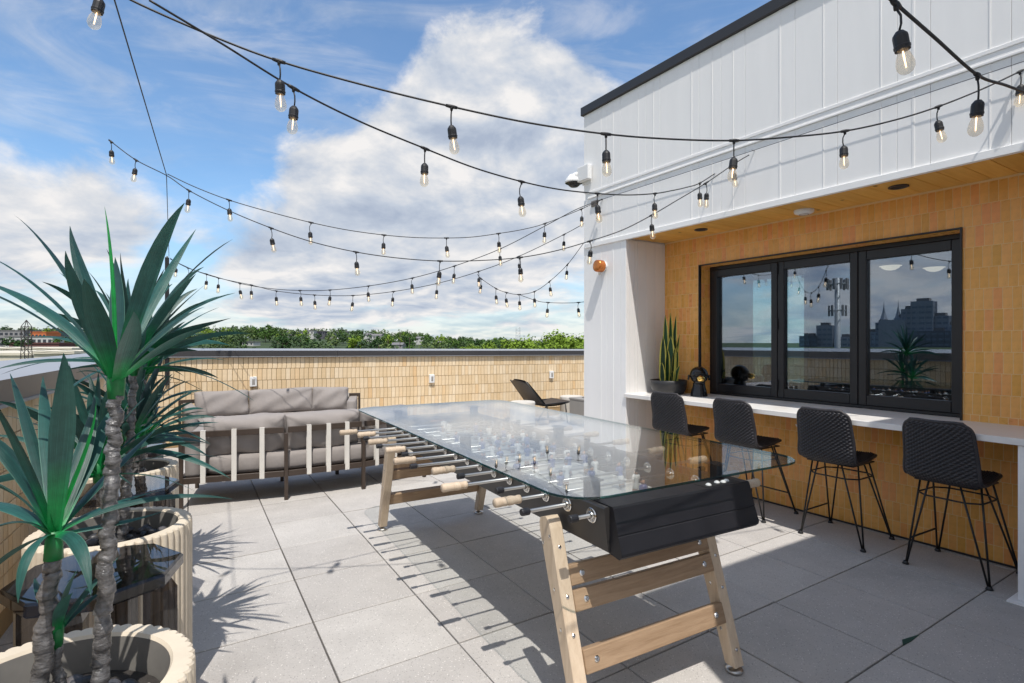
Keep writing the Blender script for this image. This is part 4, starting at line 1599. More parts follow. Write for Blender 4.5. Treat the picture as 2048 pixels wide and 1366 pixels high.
def build_stools():
    shell, edge = stool_shell()

    def make(label):
        t = thing('bar_stool', label, 'bar stool', group='woven bar stools along the counter')
        put('woven_shell', shell, t)
        put('rolled_edge', edge, t)
        f = MB()
        c = [(0.08, 0.165), (0.08, -0.165), (-0.24, -0.165), (-0.24, 0.165)]
        f.tube([(x, y, 0.598) for x, y in c], 0.006, 8, closed=True)
        f.tube([(0.08, 0.0, 0.600), (-0.24, 0.0, 0.600)], 0.006, 8)
        f.tube([(-0.08, 0.165, 0.600), (-0.08, -0.165, 0.600)], 0.006, 8)
        f.build('seat_frame', M['stool_metal'], t, smooth=True)
        tops = {}
        for sx in (1, -1):
            for sy in (1, -1):
                g = MB()
                foot = Vector((sx * 0.227, sy * 0.227, 0.012))
                a = Vector((sx * 0.16 - 0.08, sy * 0.085, 0.598))
                b = Vector((sx * 0.085 - 0.08, sy * 0.165, 0.598))
                fa, fb = foot + Vector((0, -sy * 0.006, 0)), foot + Vector((-sx * 0.006, 0, 0))
                g.tube([a, fa], 0.0065, 8)
                g.tube([b, fb], 0.0065, 8)
                tops[sx, sy] = (a, b, fa, fb)
                lg = g.build('leg', M['stool_metal'], t, smooth=True)
                g = MB()
                g.lathe([(0.0, 0.0), (0.019, 0.0), (0.020, 0.004), (0.016, 0.012), (0.011, 0.022)], 14, (foot.x, foot.y, 0.001))
                g.build('glide', M['stool_metal'], lg, smooth=True)
        g = MB()
        k = 0.17
        for (p, q) in (((1, 1), (1, -1)), ((-1, 1), (-1, -1))):
            A = tops[p][0].lerp(tops[p][2], k)
            B = tops[q][0].lerp(tops[q][2], k)
            g.tube([A, B], 0.0055, 8)
        for (p, q) in (((1, 1), (-1, 1)), ((1, -1), (-1, -1))):
            A = tops[p][1].lerp(tops[p][3], k)
            B = tops[q][1].lerp(tops[q][3], k)
            g.tube([A, B], 0.0055, 8)
        for p in tops:
            A = tops[p][0].lerp(tops[p][2], k)
            B = tops[p][1].lerp(tops[p][3], k)
            g.tube([A, B], 0.0055, 8)
        g.build('brace', M['stool_metal'], t, smooth=True)
        return t, tops
    labels = ['black woven bar stool beside the snake plant, next to the white pier', 'black woven bar stool second from the snake plant, behind the table glass corner',
              'black woven bar stool standing half in the sunlit patch of pavers', 'black woven bar stool in full shade at the right end of the counter']
    spots = [(1.785, 5.527), (2.180, 4.870), (2.588, 4.240), (2.985, 3.63)]
    rz = math.atan2(BV.y, BV.x)
    turn = [0.05, -0.03, 0.02, -0.04]
    first, tops = make(labels[0])
    objs = [first] + [copy_tree(first) for _ in range(3)]
    for i, o in enumerate(objs):
        o['label'] = labels[i]
        o.location = (spots[i][0], spots[i][1], 0)
        o.rotation_euler = (0, 0, rz + turn[i])
        g = MB()
        k = (0.598 - 0.18) / 0.586
        if i < 2:
            A, B = tops[1, 1][0].lerp(tops[1, 1][2], k), tops[1, -1][0].lerp(tops[1, -1][2], k)
        else:
            A, B = tops[1, 1][1].lerp(tops[1, 1][3], k), tops[-1, 1][1].lerp(tops[-1, 1][3], k)
        g.tube([A, B], 0.0065, 8)
        g.build('footrest', M['stool_metal'], o, smooth=True)


build_stools()


# ------------------------------------------------------------------ counter objects
def leaf_strip(pts, W, side, nseg=9, cup=0.18, base=0.5, power=2.4, mid=1.0, roll=0.0):
    """a leaf along a Bezier through pts (3 or 4 control points): verts, faces, uvs"""
    pts = [Vector(p) for p in pts]

    def bez(t):
        if len(pts) == 3:
            return pts[0] * (1 - t) ** 2 + pts[1] * 2 * t * (1 - t) + pts[2] * t * t
        return pts[0] * (1 - t) ** 3 + pts[1] * 3 * t * (1 - t) ** 2 + pts[2] * 3 * t * t * (1 - t) + pts[3] * t ** 3
    vs, uv, fs = [], [], []
    for i in range(nseg + 1):
        t = i / nseg
        c = bez(t)
        d = (bez(min(t + 0.01, 1)) - bez(max(t - 0.01, 0))).normalized()
        s = side - d * side.dot(d)
        s.normalize()
        if roll:
            s = Matrix.Rotation(roll * t * t, 3, d) @ s
        n = s.cross(d)
        w = W * min(1.0, base + mid * (1.5 if power > 3 else 1.15) * t) * max(1 - t ** power, 0.0) * 0.5
        if i == nseg:
            w = W * 0.01
        lift = n * (cup * w)
        vs += [c - s * w + lift, c - s * w * 0.5 + lift * 0.28, c, c + s * w * 0.5 + lift * 0.28, c + s * w + lift]
        uv += [(0.0, t), (0.25, t), (0.5, t), (0.75, t), (1.0, t)]
    for i in range(nseg):
        for k in range(4):
            a = i * 5 + k
            fs.append((a, a + 1, a + 6, a + 5))
    return vs, fs, uv


def build_counter_things():
    pos = bw(0.25, 0.38, CT)
    b = thing('bowl_planter', 'wide matte black bowl planter at the left end of the counter', 'planter', pos)
    m = MB()
    m.lathe([(0.0, 0.0), (0.135, 0.0), (0.150, 0.004), (0.178, 0.045), (0.192, 0.10), (0.195, 0.145), (0.190, 0.148), (0.184, 0.144), (0.180, 0.118), (0.0, 0.118)], 40, (0, 0, 0.001))
    m.build('bowl', M['bowl'], b, smooth=True)
    m = MB()
    for k in range(60):
        a, r = R.uniform(0, 6.28), 0.17 * math.sqrt(R.random())
        s = R.uniform(0.010, 0.020)
        m.ball((r * math.cos(a), r * math.sin(a), 0.122), s, s * R.uniform(0.7, 1.2), s * 0.7, 7, 5)
    stuff(m.build('dark_pebbles', M['statue'], b, smooth=True))
    s = thing('snake_plant', 'tall snake plant with yellow edged leaves in the black bowl', 'plant', pos + Vector((0, 0, 0.119)))
    spec = [(-0.03, 0.00, -0.035, 0.73, 0.05), (0.02, -0.01, 0.015, 0.75, 0.055), (0.05, 0.01, 0.085, 0.72, 0.045), (-0.06, -0.02, -0.065, 0.50, 0.055), (0.0, -0.04, 0.01, 0.50, 0.075),
            (0.06, -0.01, 0.075, 0.48, 0.05), (0.07, 0.0, 0.12, 0.52, 0.04), (-0.03, -0.05, -0.03, 0.36, 0.06), (0.03, -0.05, 0.05, 0.38, 0.06), (-0.05, 0.03, -0.05, 0.44, 0.06),
            (-0.07, -0.03, -0.085, 0.22, 0.05), (0.06, -0.05, 0.10, 0.18, 0.04), (0.01, -0.07, 0.02, 0.13, 0.05), (0.08, -0.02, 0.09, 0.34, 0.045), (-0.02, 0.05, -0.02, 0.62, 0.055)]
    for (x, y, tx, h, w) in spec:
        sd = Vector((1, R.uniform(-0.9, 0.9), 0)).normalized()
        vs, fs, uv = leaf_strip([(x, y, 0), (x + R.uniform(-.015, .015), y + R.uniform(-.015, .015), h * 0.4), ((x + tx) / 2, y * 1.1, h * 0.75), (tx, y * 1.3, h)], w * 1.35, sd, 9, 0.35, 0.62, 4.0)
        m = MB()
        m.add(vs, fs)
        m.build('leaf', M['snake_leaf'], s, smooth=True, uv=uv)
    # figurine blowing a gold bubble
    g = thing('bust_figurine', 'black head figurine with a gold ball at its mouth standing on the counter', 'figurine', bw(0.60, 0.44, CT), math.radians(-100))
    g.scale = (1.16, 1.16, 1.0)
    # local +x looks towards the terrace
    m = MB()
    m.lathe([(0.0, 0.0), (0.072, 0.0), (0.074, 0.005), (0.066, 0.05), (0.054, 0.10), (0.050, 0.125), (0.052, 0.135)], 20, (0, 0, 0.001))
    m.build('plinth', M['statue'], g)
    m = MB()
    m.ball((0.0, 0.0, 0.215), 0.080, 0.078, 0.090, 18, 14)
    m.ball((0.025, 0.0, 0.150), 0.050, 0.048, 0.034, 14, 9)                  # jaw
    m.ball((0.062, 0.0, 0.235), 0.022, 0.056, 0.014, 12, 7)                  # brow
    m.ball((0.074, 0.0, 0.205), 0.014, 0.012, 0.022, 10, 7)                  # nose
    for sy in (1, -1):
        m.ball((0.066, sy * 0.030, 0.214), 0.010, 0.013, 0.009, 8, 6)        # eye lids
        m.ball((0.052, sy * 0.040, 0.180), 0.022, 0.022, 0.024, 8, 6)        # cheeks
        m.ball((-0.004, sy * 0.086, 0.195), 0.016, 0.010, 0.026, 8, 6)       # ears
        m.ball((-0.012, sy * 0.088, 0.176), 0.012, 0.010, 0.014, 8, 6)
    m.build('head', M['statue'], g, smooth=True)
    m = MB()
    m.ball((0.100, 0.0, 0.185), 0.034, n=18, m=12)
    m.build('gold_ball', M['gold'], g, smooth=True)


build_counter_things()


# ------------------------------------------------------------------ planters, plants and smoked side tables
PL = [Vector((-1.030, 1.212, 0)), Vector((-1.660, 2.275, 0)), Vector((-2.372, 3.345, 0))]
PR, PH = 0.285, 0.74


def planter_mesh():
    nf = 56
    n = nf * 6
    m = MB()

    def rad(a, depth):
        return PR - depth * (1 - abs(math.sin(a * nf / 2)) ** 0.7)
    rings = [(0.0, -0.020, 0.012), (0.012, 0.0, 0.013), (PH - 0.03, 0.0, 0.013), (PH - 0.006, -0.001, 0.012), (PH, -0.006, 0.010)]
    vs = []
    for (z, dr, dep) in rings:
        for k in range(n):
            a = 2 * math.pi * k / n
            r = rad(a, dep) + dr
            vs.append((r * math.cos(a), r * math.sin(a), z))
    for (z, r) in ((PH, PR - 0.048), (PH - 0.008, PR - 0.054)):
        for k in range(n):
            a = 2 * math.pi * k / n
            vs.append((r * math.cos(a), r * math.sin(a), z))
    fs = []
    for j in range(6):
        for k in range(n):
            k2 = (k + 1) % n
            fs.append((j * n + k, j * n + k2, (j + 1) * n + k2, (j + 1) * n + k))
    m.add(vs, fs)
    return m.mesh('fluted_shell', M['planter'], smooth=False)


def pebble_mesh(seed):
    r = random.Random(seed)
    m = MB()
    m.ball((0, 0, 0), 1.0, r.uniform(0.7, 0.95), r.uniform(0.5, 0.7), 10, 7)
    for i, v in enumerate(m.v):
        k = 1 + 0.10 * math.sin(3 * v.x + seed) + 0.08 * math.cos(4 * v.y + seed * 2)
        m.v[i] = v * k
    return m.mesh('pebble', M['pebble'], smooth=True)


def build_planters():
    sm = planter_mesh()
    pm = [pebble_mesh(i) for i in range(5)]
    labels = ['cream fluted round planter nearest the camera, filled with dark pebbles', 'cream fluted round planter in the middle of the row of three', 'cream fluted round planter farthest along, beside the sofa legs']
    for i, c in enumerate(PL):
        t = thing('fluted_planter', labels[i], 'planter', c, 0.1 * i, 'fluted planters along the side parapet')
        put('fluted_shell', sm, t)
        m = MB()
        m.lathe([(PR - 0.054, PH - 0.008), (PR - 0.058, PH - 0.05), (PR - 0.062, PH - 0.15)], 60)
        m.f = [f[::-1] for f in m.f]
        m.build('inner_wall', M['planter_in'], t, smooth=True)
        m = MB()
        m.lathe([(PR - 0.062, 0.0), (0.12, 0.012), (0.0, 0.012)], 30, (0, 0, PH - 0.092), cap1=False)
        m.build('soil', M['soil'], t)
        rr = random.Random(40 + i)
        n = 62 if i == 0 else 40
        for k in range(n):
            a = rr.uniform(0, 2 * math.pi)
            q = (PR - 0.095) * math.sqrt(rr.random())
            s = rr.uniform(0.016, 0.034)
            put('pebble', pm[k % 5], t, (q * math.cos(a), q * math.sin(a), PH - 0.080 + s * 0.35), (rr.uniform(-.4, .4), rr.uniform(-.4, .4), rr.uniform(0, 6)))
            COL.objects[-1].scale = (s, s, s)


build_planters()


def trunk_mesh(path, r0, r1, seed):
    """thick stem with the ragged wrapped rings of an artificial palm"""
    rr = random.Random(seed)
    path = [Vector(p) for p in path]
    pts, rs = [], []
    L = sum((b - a).length for a, b in zip(path, path[1:]))
    n = max(int(L / 0.0042), 8)

    def at(t):
        k = t * (len(path) - 1)
        i = min(int(k), len(path) - 2)
        return path[i].lerp(path[i + 1], k - i)
    ring = 0.0
    for i in range(n + 1):
        t = i / n
        ring += rr.uniform(0.07, 0.20)
        saw = ring - math.floor(ring)
        r = (r0 + (r1 - r0) * t) * 0.80 * (0.90 + 0.24 * (1 - saw) ** 2.2) * rr.uniform(0.985, 1.015)
        p = at(t) + Vector((0.003 * math.sin(i * 0.35 + seed), 0.003 * math.cos(i * 0.28), 0))
        pts.append(p)
        rs.append(r)
    m = MB()
    m.tube(pts, rs, 16)
    for k, v in enumerate(m.v):
        m.v[k] = v + Vector((rr.uniform(-1, 1), rr.uniform(-1, 1), rr.uniform(-1.6, 1.6))) * 0.0010
    return m.mesh('trunk', M['bark'], smooth=True)


def add_leaf(root, base, tip, midp, W, mat='leaf', twist=0.0, cup=0.22, hint=None, basew=0.42, power=2.6):
    W = W * 0.9
    o = root.location
    base, tip, midp = Vector(base) - o, Vector(tip) - o, Vector(midp) - o
    rad = tip - base
    rad.z = 0
    if rad.length < 0.02:
        rad = Vector((0.3, 1, 0))
    rad.normalize()
    side = Vector((0, 0, 1)).cross(rad)
    if hint is not None:
        side = Vector(hint)
    d = (tip - base).normalized()
    side = Matrix.Rotation(twist, 3, d) @ side
    L = (tip - base).length
    k = (sum(ord(ch) for ch in '%.3f%.3f' % (tip.x, tip.z)) % 17) / 16.0
    bow = Vector((0, 0, 0.05 + 0.07 * k)) * L
    p1 = base.lerp(midp, 0.62) + bow
    p2 = midp.lerp(tip, 0.42) + bow * (0.9 - 0.5 * k) + side * (k - 0.5) * 0.10 * L
    vs, fs, uv = leaf_strip([base, p1, p2, tip - Vector((0, 0, 0.03 * k * L))], W, side, 13, cup, basew, power, roll=(k - 0.5) * 1.3)
    # the upper face looks towards the stem axis
    m = MB()
    m.add(vs, fs)
    c = m.f[4 * 3 + 1]
    nn = (m.v[c[1]] - m.v[c[0]]).cross(m.v[c[2]] - m.v[c[0]])
    want = Vector((0, 0, 1)) - d * d.z
    if want.length < 0.25:
        want = -rad
    if nn.dot(want) < 0:
        m.f = [f[::-1] for f in m.f]
    return m.build('leaf', M[mat], root, smooth=True, uv=uv)


def crown(root, base, n, lo, hi, W, seed, lmin=0.30, lmax=0.46, avoid=None):
    """rosette of strap leaves round the stem top: lo and hi are leaf angles above level, outer leaves droop"""
    r = random.Random(seed)
    base = Vector(base)
    for k in range(n):
        a = k * 2.39996 + r.uniform(-0.3, 0.3)
        f = k / max(n - 1, 1)
        el = math.radians(lo + (hi - lo) * f + r.uniform(-8, 8))
        L = r.uniform(lmin, lmax)
        h = Vector((math.cos(a), math.sin(a), 0))
        b = base + h * 0.010 + Vector((0, 0, 0.055 * f - 0.025))
        d = h * math.cos(el) + Vector((0, 0, math.sin(el)))
        mid = b + d * L * 0.55 + Vector((0, 0, 0.045 * L))
        tip = b + d * L + Vector((0, 0, -0.10 * L * (1.2 - f))) + h * 0.06 * L
        if avoid is not None and avoid(tip):
            continue
        add_leaf(root, b, tip, mid, W * r.uniform(0.75, 1.1), twist=r.choice((-1, 1)) * r.uniform(0.15, 0.85))


def build_plants():
    nl = Vector((0.884, 0.468, 0))
    wall_ok = lambda p: Vector((p[0], p[1], 0)).dot(nl) < -0.93 and p[2] < 1.45
    labels = ['tall artificial palm with dark wrapped trunks and broad teal leaves, nearest the camera', 'artificial palm in the middle planter, its leaves behind the nearest trunk', 'artificial palm in the farthest planter, rising by the sofa end']
    soil = PH - 0.09
    # ---- nearest plant, its leaves placed one by one
    t = thing('artificial_palm', labels[0], 'plant', (PL[0].x, PL[0].y, soil), 0, 'artificial palms in the planters')
    o = t.location

    def stem(path, r0, r1, seed, tt=None):
        put('trunk', trunk_mesh([Vector(p) - (tt or t).location for p in path], r0, r1, seed), tt or t)
    Ya, Yb = 1.27, 1.20
    stem([(-0.955, 1.26, soil), P3(213, 1130, 1.265), P3(225, 930, 1.27), P3(232, 790, Ya)], 0.023, 0.0175, 3)
    stem([(-1.045, 1.20, soil), P3(88, 1280, 1.20), P3(103, 1150, Yb), P3(107, 1108, Yb)], 0.024, 0.019, 5)
    stem([(-1.020, 1.235, soil), P3(112, 1290, 1.235)], 0.016, 0.013, 7)

    def sheath(tt, pts, r0, r1):
        m = MB()
        pts = [Vector(p) - tt.location for p in pts]
        m.tube([pts[0], pts[0].lerp(pts[1], 0.5), pts[1]], [r0, (r0 + r1) * 0.52, r1], 12)
        m.build('leaf_sheath', M['sheath'], tt, smooth=True)
    sheath(t, (P3(232, 797, Ya), P3(232, 735, Ya)), 0.0165, 0.019)
    sheath(t, (P3(107, 1118, Yb), P3(108, 1062, Yb)), 0.018, 0.014)
    sheath(t, (P3(112, 1296, 1.235), P3(113, 1250, 1.235)), 0.0125, 0.014)

    def L(base, tip, mid, W, mat='leaf', hint=None, twist=0.0, cup=0.22, **kw):
        add_leaf(t, P3(*base), P3(*tip), P3(*mid), W, mat, twist, cup, hint, **kw)
    b = (232, 765, Ya)
    # (tip, middle, width): pixel and distance
    for (tip, mid, W, mat, tw) in (
            ((-60, 492, 1.20), (120, 590, 1.20), 0.046, 'leaf', 0.1),
            ((-70, 545, 1.34), (110, 625, 1.32), 0.050, 'leaf', -0.2),
            ((-50, 575, 1.16), (110, 640, 1.18), 0.036, 'leaf', 0.2),
            ((28, 420, 1.42), (150, 560, 1.36), 0.032, 'leaf', 0.3),
            ((140, 443, 1.46), (178, 610, 1.40), 0.052, 'leaf', 0.1),
            ((131, 500, 1.12), (165, 620, 1.16), 0.056, 'leaf', 0.1),
            ((168, 553, 1.02), (196, 650, 1.08), 0.056, 'leaf', 0.0),
            ((369, 402, 1.20), (296, 560, 1.22), 0.050, 'leaf', -0.5),
            ((392, 455, 1.50), (310, 590, 1.44), 0.045, 'leaf', 0.2),
            ((465, 478, 1.36), (330, 575, 1.34), 0.030, 'leaf', 0.3),
            ((470, 578, 1.26), (345, 640, 1.26), 0.034, 'leaf', 0.3),
            ((268, 616, 1.00), (266, 720, 1.08), 0.054, 'leaf', 0.2),
            ((152, 744, 1.22), (190, 735, 1.24), 0.026, 'leaf', 0.0),
            ((410, 610, 1.44), (330, 660, 1.38), 0.036, 'leaf', 0.1),
            ((420, 655, 1.20), (340, 690, 1.22), 0.036, 'leaf', 0.0),
            ((230, 510, 1.60), (232, 640, 1.46), 0.046, 'leaf', 0.0),
            ((120, 640, 1.55), (170, 690, 1.44), 0.040, 'leaf', 0.0),
            ((345, 560, 1.62), (290, 650, 1.46), 0.042, 'leaf', 0.0)):
        L(b, tip, mid, W, mat, twist=tw)
    L((232, 760, Ya), (209, 408, 1.30), (238, 560, 1.28), 0.013, 'leaf_new', hint=(1, 0, 0), cup=0.8, basew=0.9)
    b = (108, 1070, Yb)
    for (tip, mid, W, tw) in (
            ((-40, 755, 1.10), (62, 930, 1.14), 0.050, 0.3),
            ((127, 698, 1.10), (128, 860, 1.12), 0.060, 0.0),
            ((188, 788, 1.42), (165, 920, 1.32), 0.052, 0.1),
            ((232, 800, 1.46), (200, 930, 1.36), 0.050, 0.0),
            ((-60, 860, 1.22), (30, 900, 1.22), 0.060, 0.2),
            ((-80, 950, 1.12), (20, 960, 1.14), 0.056, 0.2),
            ((-70, 1010, 1.28), (20, 1010, 1.26), 0.046, 0.0),
            ((-50, 1075, 1.10), (30, 1020, 1.14), 0.050, 0.1),
            ((36, 1205, 1.08), (40, 1075, 1.10), 0.040, 0.5),
            ((182, 1190, 1.10), (178, 1065, 1.14), 0.036, 0.7),
            ((466, 993, 1.36), (280, 1000, 1.28), 0.024, 0.5),
            ((338, 1018, 1.34), (240, 1060, 1.28), 0.024, 0.4),
            ((336, 978, 1.54), (220, 1010, 1.40), 0.030, 0.2),
            ((322, 845, 1.58), (220, 960, 1.42), 0.036, 0.0),
            ((86, 745, 1.50), (100, 920, 1.34), 0.046, 0.0),
            ((20, 740, 1.52), (60, 900, 1.36), 0.034, 0.0),
            ((-30, 1150, 1.30), (30, 1110, 1.26), 0.034, 0.0)):
        L(b, tip, mid, W, twist=tw)
    L((110, 1060, Yb), (192, 800, 1.24), (182, 930, 1.22), 0.012, 'leaf_new', hint=(1, 0, 0), cup=0.8, basew=0.9)
    b = (113, 1270, 1.235)
    for (tip, mid, W, tw) in (((158, 1135, 1.20), (120, 1180, 1.20), 0.040, 0.5), ((146, 1185, 1.14), (118, 1215, 1.16), 0.036, 0.3), ((245, 1105, 1.34), (165, 1190, 1.28), 0.026, 0.3), ((70, 1150, 1.34), (92, 1200, 1.28), 0.034, 0.0),
                              ((205, 1180, 1.32), (160, 1220, 1.28), 0.024, 0.0)):
        L(b, tip, mid, W, twist=tw)
    # ---- the two farther plants
    for i, (tops, seed) in enumerate((
            (((268, 742, 2.30), (196, 955, 2.20), (255, 905, 2.42)), 21),
            (((288, 752, 3.36), (290, 880, 3.30), (262, 850, 3.40)), 33)), start=1):
        t2 = thing('artificial_palm', labels[i], 'plant', (PL[i].x, PL[i].y, soil), 0, 'artificial palms in the planters')
        rr = random.Random(seed)
        for k, (x, y, Y) in enumerate(tops):
            top = P3(x, y, Y)
            base = Vector((PL[i].x + (top.x - PL[i].x) * 0.55 + rr.uniform(-.02, .02), PL[i].y + (top.y - PL[i].y) * 0.5, soil))
            stem([base, base.lerp(top, 0.5) + Vector((rr.uniform(-.012, .012), 0, 0)), top], 0.024 - 0.002 * k, 0.018 - 0.001 * k, seed + k, t2)
            sheath(t2, (top + Vector((0, 0, -0.02)), top + Vector((0, 0, 0.07))), 0.0165, 0.019)
            crown(t2, top + Vector((0, 0, 0.03)), 36 - 5 * k, -4, 85, 0.050, seed * 3 + k, 0.30 + 0.02 * (k == 0), 0.46 + 0.04 * (k == 0), wall_ok)
            if k == 0:
                for (tx, ty, dY, mx, my, W) in (((438, 588, 0.1, 352, 640, 0.050), (462, 628, -0.12, 365, 668, 0.046), (428, 668, 0.16, 350, 690, 0.050), (400, 700, -0.1, 335, 705, 0.046),
                                                 (352, 508, 0.1, 306, 600, 0.055), (392, 542, -0.1, 328, 622, 0.050), (300, 520, 0.25, 280, 620, 0.055), (415, 560, 0.3, 340, 640, 0.045), (300, 620, -0.35, 292, 690, 0.055)) if i == 1 else
                                                ((330, 640, -0.2, 306, 690, 0.055), (372, 662, 0.1, 325, 700, 0.055), (360, 705, -0.1, 322, 715, 0.050), (300, 610, 0.1, 296, 680, 0.055))):
                    add_leaf(t2, top + Vector((0, 0, 0.03)), P3(tx, ty, Y + dY), P3(mx, my, Y + dY * 0.5), W, twist=rr.choice((-1, 1)) * rr.uniform(0.3, 0.8))
            if k < 2:
                add_leaf(t2, top, top + Vector((0.03, 0.02, 0.36)), top + Vector((-0.01, 0, 0.2)), 0.014, 'leaf_new', 0, 0.8, (1, 0, 0), 0.9)


build_plants()


def build_smoked_tables():
    spots = [(-1.405, 1.855), (-2.075, 2.93), (-2.86, 4.06)]
    labels = ['smoked clear acrylic side table between the first two planters', 'smoked clear acrylic side table between the second and third planters', 'smoked clear acrylic side table beyond the last planter by the sofa']
    proto = None
    for i, (x, y) in enumerate(spots):
        if proto is None:
            t = thing('side_table', labels[0], 'side table', (x, y, 0), math.radians(-30), 'smoked acrylic side tables')
            m = MB()
            oc = [(0.25 * math.cos(math.radians(22.5 + 45 * k)), 0.25 * math.sin(math.radians(22.5 + 45 * k))) for k in range(8)]
            inn = [(p[0] * 0.97, p[1] * 0.97) for p in oc]
            n = 8
            vs = [(p[0], p[1], 0.690) for p in inn] + [(p[0], p[1], 0.698) for p in oc] + [(p[0], p[1], 0.728) for p in oc] + [(p[0], p[1], 0.736) for p in inn]
            fs = [tuple(range(7, -1, -1)), tuple(range(24, 32))]
            for j in range(3):
                fs += [(j * n + k, j * n + (k + 1) % n, (j + 1) * n + (k + 1) % n, (j + 1) * n + k) for k in range(n)]
            m.add(vs, fs)
            m.build('top', M['acrylic'], t)
            for k in range(4):
                a = math.radians(45 + 90 * k)
                m = MB()
                m.M = Matrix.Translation((0.19 * math.cos(a), 0.19 * math.sin(a), 0)) @ Matrix.Rotation(a, 4, 'Z')
                prof = [(-0.045, -0.035), (0.02, -0.045), (0.05, 0.0), (0.02, 0.045), (-0.045, 0.035)]
                n2 = len(prof)
                vs = [(p[0], p[1], 0.0) for p in prof] + [(p[0], p[1], 0.655) for p in prof] + [(p[0] * 0.72 - 0.008, p[1] * 0.72, 0.689) for p in prof]
                fs = [tuple(range(n2 - 1, -1, -1)), tuple(range(2 * n2, 3 * n2))]
                for j in range(2):
                    fs += [(j * n2 + q, j * n2 + (q + 1) % n2, (j + 1) * n2 + (q + 1) % n2, (j + 1) * n2 + q) for q in range(n2)]
                m.add(vs, fs)
                m.M = None
                m.build('leg', M['acrylic'], t)
            proto = t
        else:
            c = copy_tree(proto)
            c.location = (x, y, 0)
            c['label'] = labels[i]


build_smoked_tables()


# ------------------------------------------------------------------ sofas
def cushion_mesh(w, h, d, name='cushion', puff=0.35, n=14, seed=1, mat=None, square=4.0):
    """soft cushion: w along x, d along y, h along z, pinched at the corners, a little uneven"""
    rr = random.Random(seed)
    ph = [rr.uniform(0, 6.28) for _ in range(6)]
    m = MB()

    def pt(u, v, s):
        e = (1 - abs(u) ** square) * (1 - abs(v) ** square)
        e = max(e, 0.0) ** 0.42
        t = (1 - puff) * (1 if e > 0 else 0) * min(1.0, e * 2.2) + puff * e
        t = e
        # outline: sides pull in a little between the corners
        x = u * w / 2 * (1 - 0.03 * (1 - v * v) * abs(u)) * (1 - 0.018 * abs(v) ** 3)
        z = v * h / 2 * (1 - 0.03 * (1 - u * u) * abs(v)) - (0.055 * h * abs(u) ** 5 if v > 0 else 0.0) * v
        wr = 0.016 * math.sin(5 * u + ph[0] + 2 * v) * math.sin(3 * v + ph[1]) + 0.005 * math.sin(13 * u + 7 * v + ph[4]) * abs(u) + 0.006 * math.sin(11 * u + ph[2]) * (abs(v) ** 2)
        # creases running in from the corners
        wr += 0.006 * math.sin(20 * (abs(u) - abs(v)) + ph[3]) * (abs(u) * abs(v)) ** 2
        y = s * (d / 2 * (0.10 + 0.90 * t)) + wr * min(1, e * 2)
        sag = -0.012 * (1 - u * u)
        return (x, y, z + sag * (v > 0) * v)
    k0 = 2 * n + 1
    for s in (-1, 1):
        b = len(m.v)
        vs = [pt(math.sin(math.pi / 2 * (i / n - 1)), math.sin(math.pi / 2 * (j / n - 1)), s) for j in range(k0) for i in range(k0)]
        fs = [(j * k0 + i, j * k0 + i + 1, (j + 1) * k0 + i + 1, (j + 1) * k0 + i) for j in range(k0 - 1) for i in range(k0 - 1)]
        if s > 0:
            fs = [f[::-1] for f in fs]
        m.add(vs, fs)
    # close the rim
    N = k0 * k0
    rim = [i for i in range(k0)] + [j * k0 + k0 - 1 for j in range(1, k0)] + [(k0 - 1) * k0 + i for i in range(k0 - 2, -1, -1)] + [j * k0 for j in range(k0 - 2, 0, -1)]
    for a, b in zip(rim, rim[1:] + rim[:1]):
        m.f.append((b, a, N + a, N + b))
        m.mi.append(0)
        m.sm.append(True)
    return m.mesh(name, mat or M['fabric'], smooth=True)


def slab_cushion(mb, poly, z0, z1, r=0.03, rings=4):
    """boxy cushion over a plan polygon with rounded edges"""
    n = len(poly)
    c = Vector((sum(p[0] for p in poly) / n, sum(p[1] for p in poly) / n))

    def inset(k):
        out = []
        for i in range(n):
            p, a, b = Vector(poly[i]), Vector(poly[i - 1]), Vector(poly[(i + 1) % n])
            e1, e2 = (p - a).normalized(), (b - p).normalized()
            n1, n2 = Vector((-e1.y, e1.x)), Vector((-e2.y, e2.x))
            q = n1 + n2
            if q.length < 1e-4:
                q = n1
            q = q / max(q.length ** 2, 0.4) * 2
            if q.dot(c - p) < 0 and abs(e1.cross(e2) if hasattr(e1, 'cross') else 0) > 0.5:
                q = -q
            out.append(p + q * k * 0.5 * 1.0)
        return out
    prof = []
    for i in range(rings + 1):
        a = math.pi / 2 * i / rings
        prof.append((r * (1 - math.sin(a)), z0 + r * (1 - math.cos(a))))
    for i in range(rings + 1):
        a = math.pi / 2 * i / rings
        prof.append((r * (1 - math.cos(a)), z1 - r * (1 - math.sin(a))))
    vs = []
    for (k, z) in prof:
        vs += [(q.x, q.y, z) for q in inset(k)]
    fs = [tuple(range(n - 1, -1, -1)), tuple(range((len(prof) - 1) * n, len(prof) * n))]
    for j in range(len(prof) - 1):
        fs += [(j * n + i, j * n + (i + 1) % n, (j + 1) * n + (i + 1) % n, (j + 1) * n + i) for i in range(n)]
    mb.add(vs, fs)


